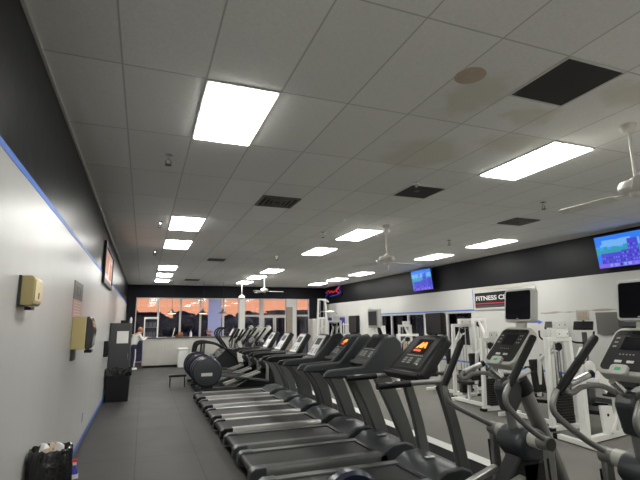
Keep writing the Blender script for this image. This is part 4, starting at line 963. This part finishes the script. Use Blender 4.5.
MB().prism([(.50,.85),(.62,.66),(.74,.80),(.70,.98),(.55,1.0)], .02, .10, 'y').build('hanging_bracket', 'white_metal', t, bevel=.006)
MB().bar((.10,0,.90),(1.0,.16,.82),.06,.06).build('seat_beam', 'white_metal', t, bevel=.006)
MB().bar((.95,.15,.06),(.95,.15,.85),.06,.06,(0,1,0)).build('seat_post', 'white_metal', t, bevel=.006)
mb = MB(); mb.obox((1.15,.18,.62),(.5,.34,.08),(0,0,.16)); mb.build('seat', 'black_vinyl', t, bevel=.025)
mb = MB(); mb.obox((1.42,.22,.96),(.09,.34,.60),(0,.25,.16)); mb.build('backrest', 'black_vinyl', t, bevel=.025)
# slim white post leaning, beside the slate treadmill console
t = tag(empty('dip_stand', (6.15, 11.0, 0)), 'slim white stand with a leaning post behind the slate treadmill', 'stand')
MB().bar((0,0,.04),(-.10,0,1.66),.09,.07,(0,1,0)).build('frame_post', 'white_metal', t, bevel=.006)
MB().bar((-.35,0,.035),(.35,0,.035),.08,.07).build('foot_beam', 'white_metal', t); MB().bar((0,-.3,.035),(0,.5,.035),.08,.07).build('foot_beam', 'white_metal', t)

# exercise bikes by the right wall
def bike(loc, label, screen):
    t = tag(empty('exercise_bike', (*loc, 0), .5), label, 'exercise bike')
    mb = MB(); mb.prism([(-.35,.12),(.35,.12),(.42,.45),(.2,.62),(-.3,.5)], -.10, .10, 'y'); mb.build('body', 'slate', t, bevel=.04, seg=3)
    for x in (-.5,.5): box('stabiliser', 'black_plastic', x-.04,x+.04,-.28,.28,0,.07, t, .01)
    MB().bar((-.5,0,.08),(.5,0,.10),.08,.06).build('base_bar', 'grey_metal', t)
    MB().bar((-.25,0,.45),(-.38,0,.95),.06,.06,(1,0,0)).build('seat_post', 'grey_metal', t)
    mb = MB(); mb.prism([(-.55,-.12),(-.35,-.12),(-.18,-.03),(-.18,.03),(-.35,.12),(-.55,.12)], .95, 1.03, 'z'); mb.build('saddle', 'black_vinyl', t, bevel=.02)
    MB().bar((.30,0,.5),(.42,0,1.5),.09,.06,(1,0,0)).build('mast', 'grey_metal', t)
    MB().tube(smoothpath([(.40,0,1.28),(.2,.16,1.3),(.02,.22,1.38),(.08,.24,1.52)],4), .02, 8).build('handlebar', 'black_rubber', t)
    MB().tube(smoothpath([(.40,0,1.28),(.2,-.16,1.3),(.02,-.22,1.38),(.08,-.24,1.52)],4), .02, 8).build('handlebar', 'black_rubber', t)
    mb = MB(); mb.obox((.40,0,1.64),(.05,.38,.22),(0,.75,0)); mb.build('console', 'black_plastic', t, bevel=.015)
    if screen:
        mb = MB(); mb.obox((.46,0,1.86),(.06,.26,.22),(0,.1,0)); c = mb.build('monitor', 'cream', t, bevel=.015)
        mb = MB(); mb.obox((.427,0,1.86),(.006,.18,.13),(0,.1,0)); mb.build('screen', 'brown_disc', c)
        MB().cyl((.46,0,1.7),(.47,0,1.78),.02,8).build('monitor_neck', 'black_plastic', t)
    MB().lathe([(.02,-.13),(.03,.13)], (.0,0,.35), 10, 'y').build('crank_axle', 'chrome', t)
    for s in (-1,1):
        MB().bar((0,s*.14,.35),(s*.12,s*.14,.35-s*.12),.02,.03).build('crank', 'chrome', t); box('pedal', 'black_plastic', s*.12-.05,s*.12+.05,s*.2-.045,s*.2+.045,.35-s*.12-.012,.35-s*.12+.012, t)
    return t
bike((8.70,8.0), 'exercise bike with flat black console by the right wall', False)
bike((8.42,6.98), 'exercise bike with small beige monitor by the right wall', True)
# dark grey big frame at right wall
t = tag(empty('cable_tower', (8.85, 5.9, 0)), 'dark grey boxy cable tower against the right wall', 'weight machine')
mb = MB(); mb.box(-.06,.10,-.45,-.30,0,1.72).box(-.06,.10,.30,.45,0,1.72); mb.build('frame_post', 'cab_grey', t, bevel=.01)
box('top_housing', 'cab_grey', -.12,.16,-.47,.47,1.62,1.82, t, .015); box('base_housing', 'cab_grey', -.12,.16,-.47,.47,0,.12, t, .015); box('shroud', 'black_plastic', .02,.12,-.30,.30,.12,1.62, t, .0)

# ------------------------------------------------------------------ right wall things
def tv(y, z, w, h, label, seed):
    t = tag(empty('television', (RX, y, z)), label, 'television', 'televisions on the right wall')
    Rm = Matrix.Translation((-.16,0,0)) @ Matrix.Rotation(math.radians(-7),4,'Y')
    def cp(mb_, name, m, parent, bevel=0):
        o = mb_.build(name, m, None, bevel); o.data.transform(Rm); o.parent = parent; return o
    mb = MB(); mb.box(-.025,.03,-w/2,w/2,-h/2,h/2); bd = cp(mb, 'tv_body', 'black_plastic', t, .006)
    box('wall_bracket', 'black_plastic', -.15,0,-.12,.12,-.1,.1, t)
    W, H = w/2-.012, h/2-.012
    cols = ['scr_sky','scr_sky2','scr_cloud','scr_hill','scr_build','scr_dark','scr_lit','scr_street']
    mb = MB(); rnd = random.Random(seed)
    def q(y0,y1,z0,z1,i,d): mb.mi = i; mb.box(-.0262-d*.0006, -.0256-d*.0006, y0,y1,z0,z1)
    q(-W,W,-H,H,0,0); q(-W,W,-H*.1,H*.35,1,1)
    for i in range(9):
        a = rnd.uniform(-W,W*.8); q(a,min(W,a+rnd.uniform(.1,.3)),H*rnd.uniform(.15,.4),H*rnd.uniform(.42,.75),2,2+i*.02)
    for i in range(14):
        a = -W+i*2*W/14; q(a,a+2*W/14,-H*.2,H*(.05+.28*abs(math.sin(i*1.3+seed))),3,3)
    blocks = [(-W,-W*.55,.15),(-W*.5,-W*.15,.62),(-W*.15,W*.1,-.02),(W*.1,W*.85,-.1)] 
    for (a, b, t_) in blocks:
        q(a,b,-H*.75,H*t_,4,4)
        n = max(2,int((b-a)/.05))
        for k in range(n):
            for j in range(int((t_+.7)*H/.075)):
                yy = a+(k+.25)*(b-a)/n; zz = -H*.68+j*.075
                if rnd.random() < .75: q(yy,yy+(b-a)/n*.5,zz,zz+.035,5 if rnd.random()<.5 else 6,5)
    q(-W,W,-H,-H*.75,7,4.5)
    for i in range(14): a = rnd.uniform(-W,W*.9); q(a,a+.05,-H*.95,-H*.78,rnd.choice((2,5,6)),6)
    cp(mb, 'screen_picture', cols, bd)
for n, c in (('scr_sky',(.02,.19,.85)),('scr_sky2',(.03,.32,.85)),('scr_cloud',(.15,.42,.85)),('scr_hill',(.02,.30,.42)),('scr_build',(.06,.05,.60)),('scr_dark',(.02,.015,.22)),('scr_lit',(.14,.20,.85)),('scr_street',(.20,.10,.75))):
    M[n] = mat(n, tuple(x*.2 for x in c), .4, emit=c, es=.5)
tv(6.36, 3.19, 1.24, .70, 'wall television showing a blue city picture at the right edge', 3)
tv(13.76, 3.22, 1.24, .74, 'wall television showing a blue city picture farther down the right wall', 6)
# sign
t = tag(empty('wall_sign', (RX, 10.08, 2.36)), 'black framed fitness sign with a red band on the right wall', 'sign')
mb = MB(); F = .06; a, b = 1.19, .28
mb.box(-.04,0,-a,a,b-F,b).box(-.04,0,-a,a,-b,-b+F).box(-.04,0,-a,-a+F,-b+F,b-F).box(-.04,0,a-F,a,-b+F,b-F); mb.build('frame', 'frame_alu', t, bevel=.004)
box('board', 'black_plastic', -.02,0,-a+F,a-F,-b+F,b-F, t)
box('red_band', 'red', -.023,-.02,-a+F,a-F,-.11,-.085, t)
box('lower_band', 'poster_dark', -.023,-.02,-a+F,a-F,-b+F,-.14, t)
text_mesh('lettering', 'FITNESS CENTER', .175, 'paper', Matrix.Translation((-.022, 1.10, .0)) @ Matrix(((0,0,-1,0),(-1,0,0,0),(0,1,0,0),(0,0,0,1))), t, .002, .004, 0, 1.43)
# header strip above sign
o = tag(box('wall_strip', 'cream', RX-.02, RX, 8.95, 11.3, 2.66, 2.74), 'thin cream strip on the wall above the fitness sign', 'strip')
# tapes
def rt(y0, y1, z0, z1, lab): tag(MB().box(RX-.003, RX-.001, y0, y1, z0, z1).build('masking_tape', 'tape'), lab, 'tape')
rt(11.3, 17.6, 2.07, 2.11, 'blue masking tape along the top of the right wall windows')
rt(11.3, 11.34, 2.12, 2.72, 'short upright blue masking tape left of the fitness sign')
rt(6.5, 17.5, .50, .55, 'blue masking tape running low along the right wall')
mb = MB(); mb.box(RX-.003,RX,8.92,9.5,1.70,1.735); mb.prism([(8.92,1.66),(8.92,1.775),(8.78,1.717)], RX-.003, RX, 'x'); tag(mb.build('tape_arrow','tape'), 'blue arrow of tape on the right wall right of the near monitor', 'tape arrow')
# torn patch line
mb = MB(); rnd = random.Random(5); y = 5.6; top = []; bot = []
while y < 8.9:
    top.append((y, 1.955+rnd.uniform(-.012,.02)+(.03 if y < 7.6 else 0))); bot.append((y, 1.93+rnd.uniform(-.02,.012)+(.03 if y < 7.6 else 0))); y += .14
mb.prism(top+bot[::-1], RX-.002, RX, 'x'); tag(mb.build('torn_paint', 'patch'), 'ragged torn paint line across the right wall above the bikes', 'torn paint')
t = tag(empty('notice_board', (RX, 6.95, 1.70)), 'grey panel on the right wall beside the dark cable tower', 'panel')
box('panel', 'vent', -.03,0,-.35,.35,-.25,.22, t, .004); box('switch_plate', 'paper', -.036,-.03,-.3,-.22,-.02,.12, t)
o = tag(box('plywood_panel', 'beige_panel', RX-.031, RX-.001, 14.9, 16.6, .57, .96), 'beige plywood panel below the right wall windows', 'panel')
# neon sign
t = tag(empty('neon_sign', (RX, 22.3, 3.38)), 'red and blue neon squiggle sign high in the far right corner', 'sign')
box('backing', 'black_plastic', -.03,0,-1.15,1.15,-.27,.27, t)
mb = MB()
mb.tube([(-.05,1.1,-.22),(-.05,.7,-.1),(-.05,1.1,.05)], .012, 6).tube([(-.05,-1.1,.22),(-.05,-.7,.2),(-.05,-1.0,-.1),(-.05,-.6,-.2),(-.05,.4,-.24)], .012, 6); mb.build('blue_tube', 'neon_blue', t)
mb = MB(); mb.tube(smoothpath([(-.06,.9,-.05),(-.06,.6,.08),(-.06,.4,-.06),(-.06,.2,.06),(-.06,0,-.06),(-.06,-.3,.02),(-.06,-.9,.2),(-.06,-.5,-.02),(-.06,-.8,-.12)],4), .018, 6); mb.build('red_tube', 'neon_red', t)
# blue and purple boards in the far right window
for i, (y0, y1, m_, lab) in enumerate(((20.98,21.7,'blue_plastic','purple-blue panel in the far right side window, right half'),(22.2,23.2,'blue_plastic','purple-blue panel in the far right side window, left half'))):
    o = tag(box('window_poster', m_, RX+.02, RX+.035, y0, y1, 1.7, 2.0), lab, 'poster')
t = tag(empty('water_bottle_rack', (8.9, 19.6, 0)), 'white rack with pale blue bottles by the far right window', 'rack')
for x in (-.2,.2): MB().bar((x,0,0),(x,0,1.75),.04,.04,(0,1,0)).build('frame_post', 'white_metal', t)
for z in (.3,.75,1.2,1.65): box('shelf', 'white_metal', -.2,.2,-.15,.15,z,z+.03, t)

# ------------------------------------------------------------------ camera and view
F_PX = 452.83; yaw, pitch, roll = .3683, .1805, -.0104
f = Vector((math.sin(yaw)*math.cos(pitch), math.cos(yaw)*math.cos(pitch), math.sin(pitch)))
r = Vector((math.cos(yaw), -math.sin(yaw), 0)); u = r.cross(f)
r2 = r*math.cos(roll)+u*math.sin(roll); u2 = -r*math.sin(roll)+u*math.cos(roll)
cam = bpy.data.cameras.new('camera'); co = bpy.data.objects.new('camera', cam); COL.objects.link(co)
cam.sensor_fit = 'HORIZONTAL'; cam.sensor_width = 36; cam.lens = F_PX*36/640; cam.clip_start = .05; cam.clip_end = 400
co.matrix_world = Matrix(((r2.x,u2.x,-f.x,0),(r2.y,u2.y,-f.y,0),(r2.z,u2.z,-f.z,1.76),(0,0,0,1)))
SC.camera = co
vs = SC.view_settings; vs.view_transform = 'Standard'; vs.look = 'None'; vs.gamma = 1; vs.use_curve_mapping = False; vs.exposure = .95
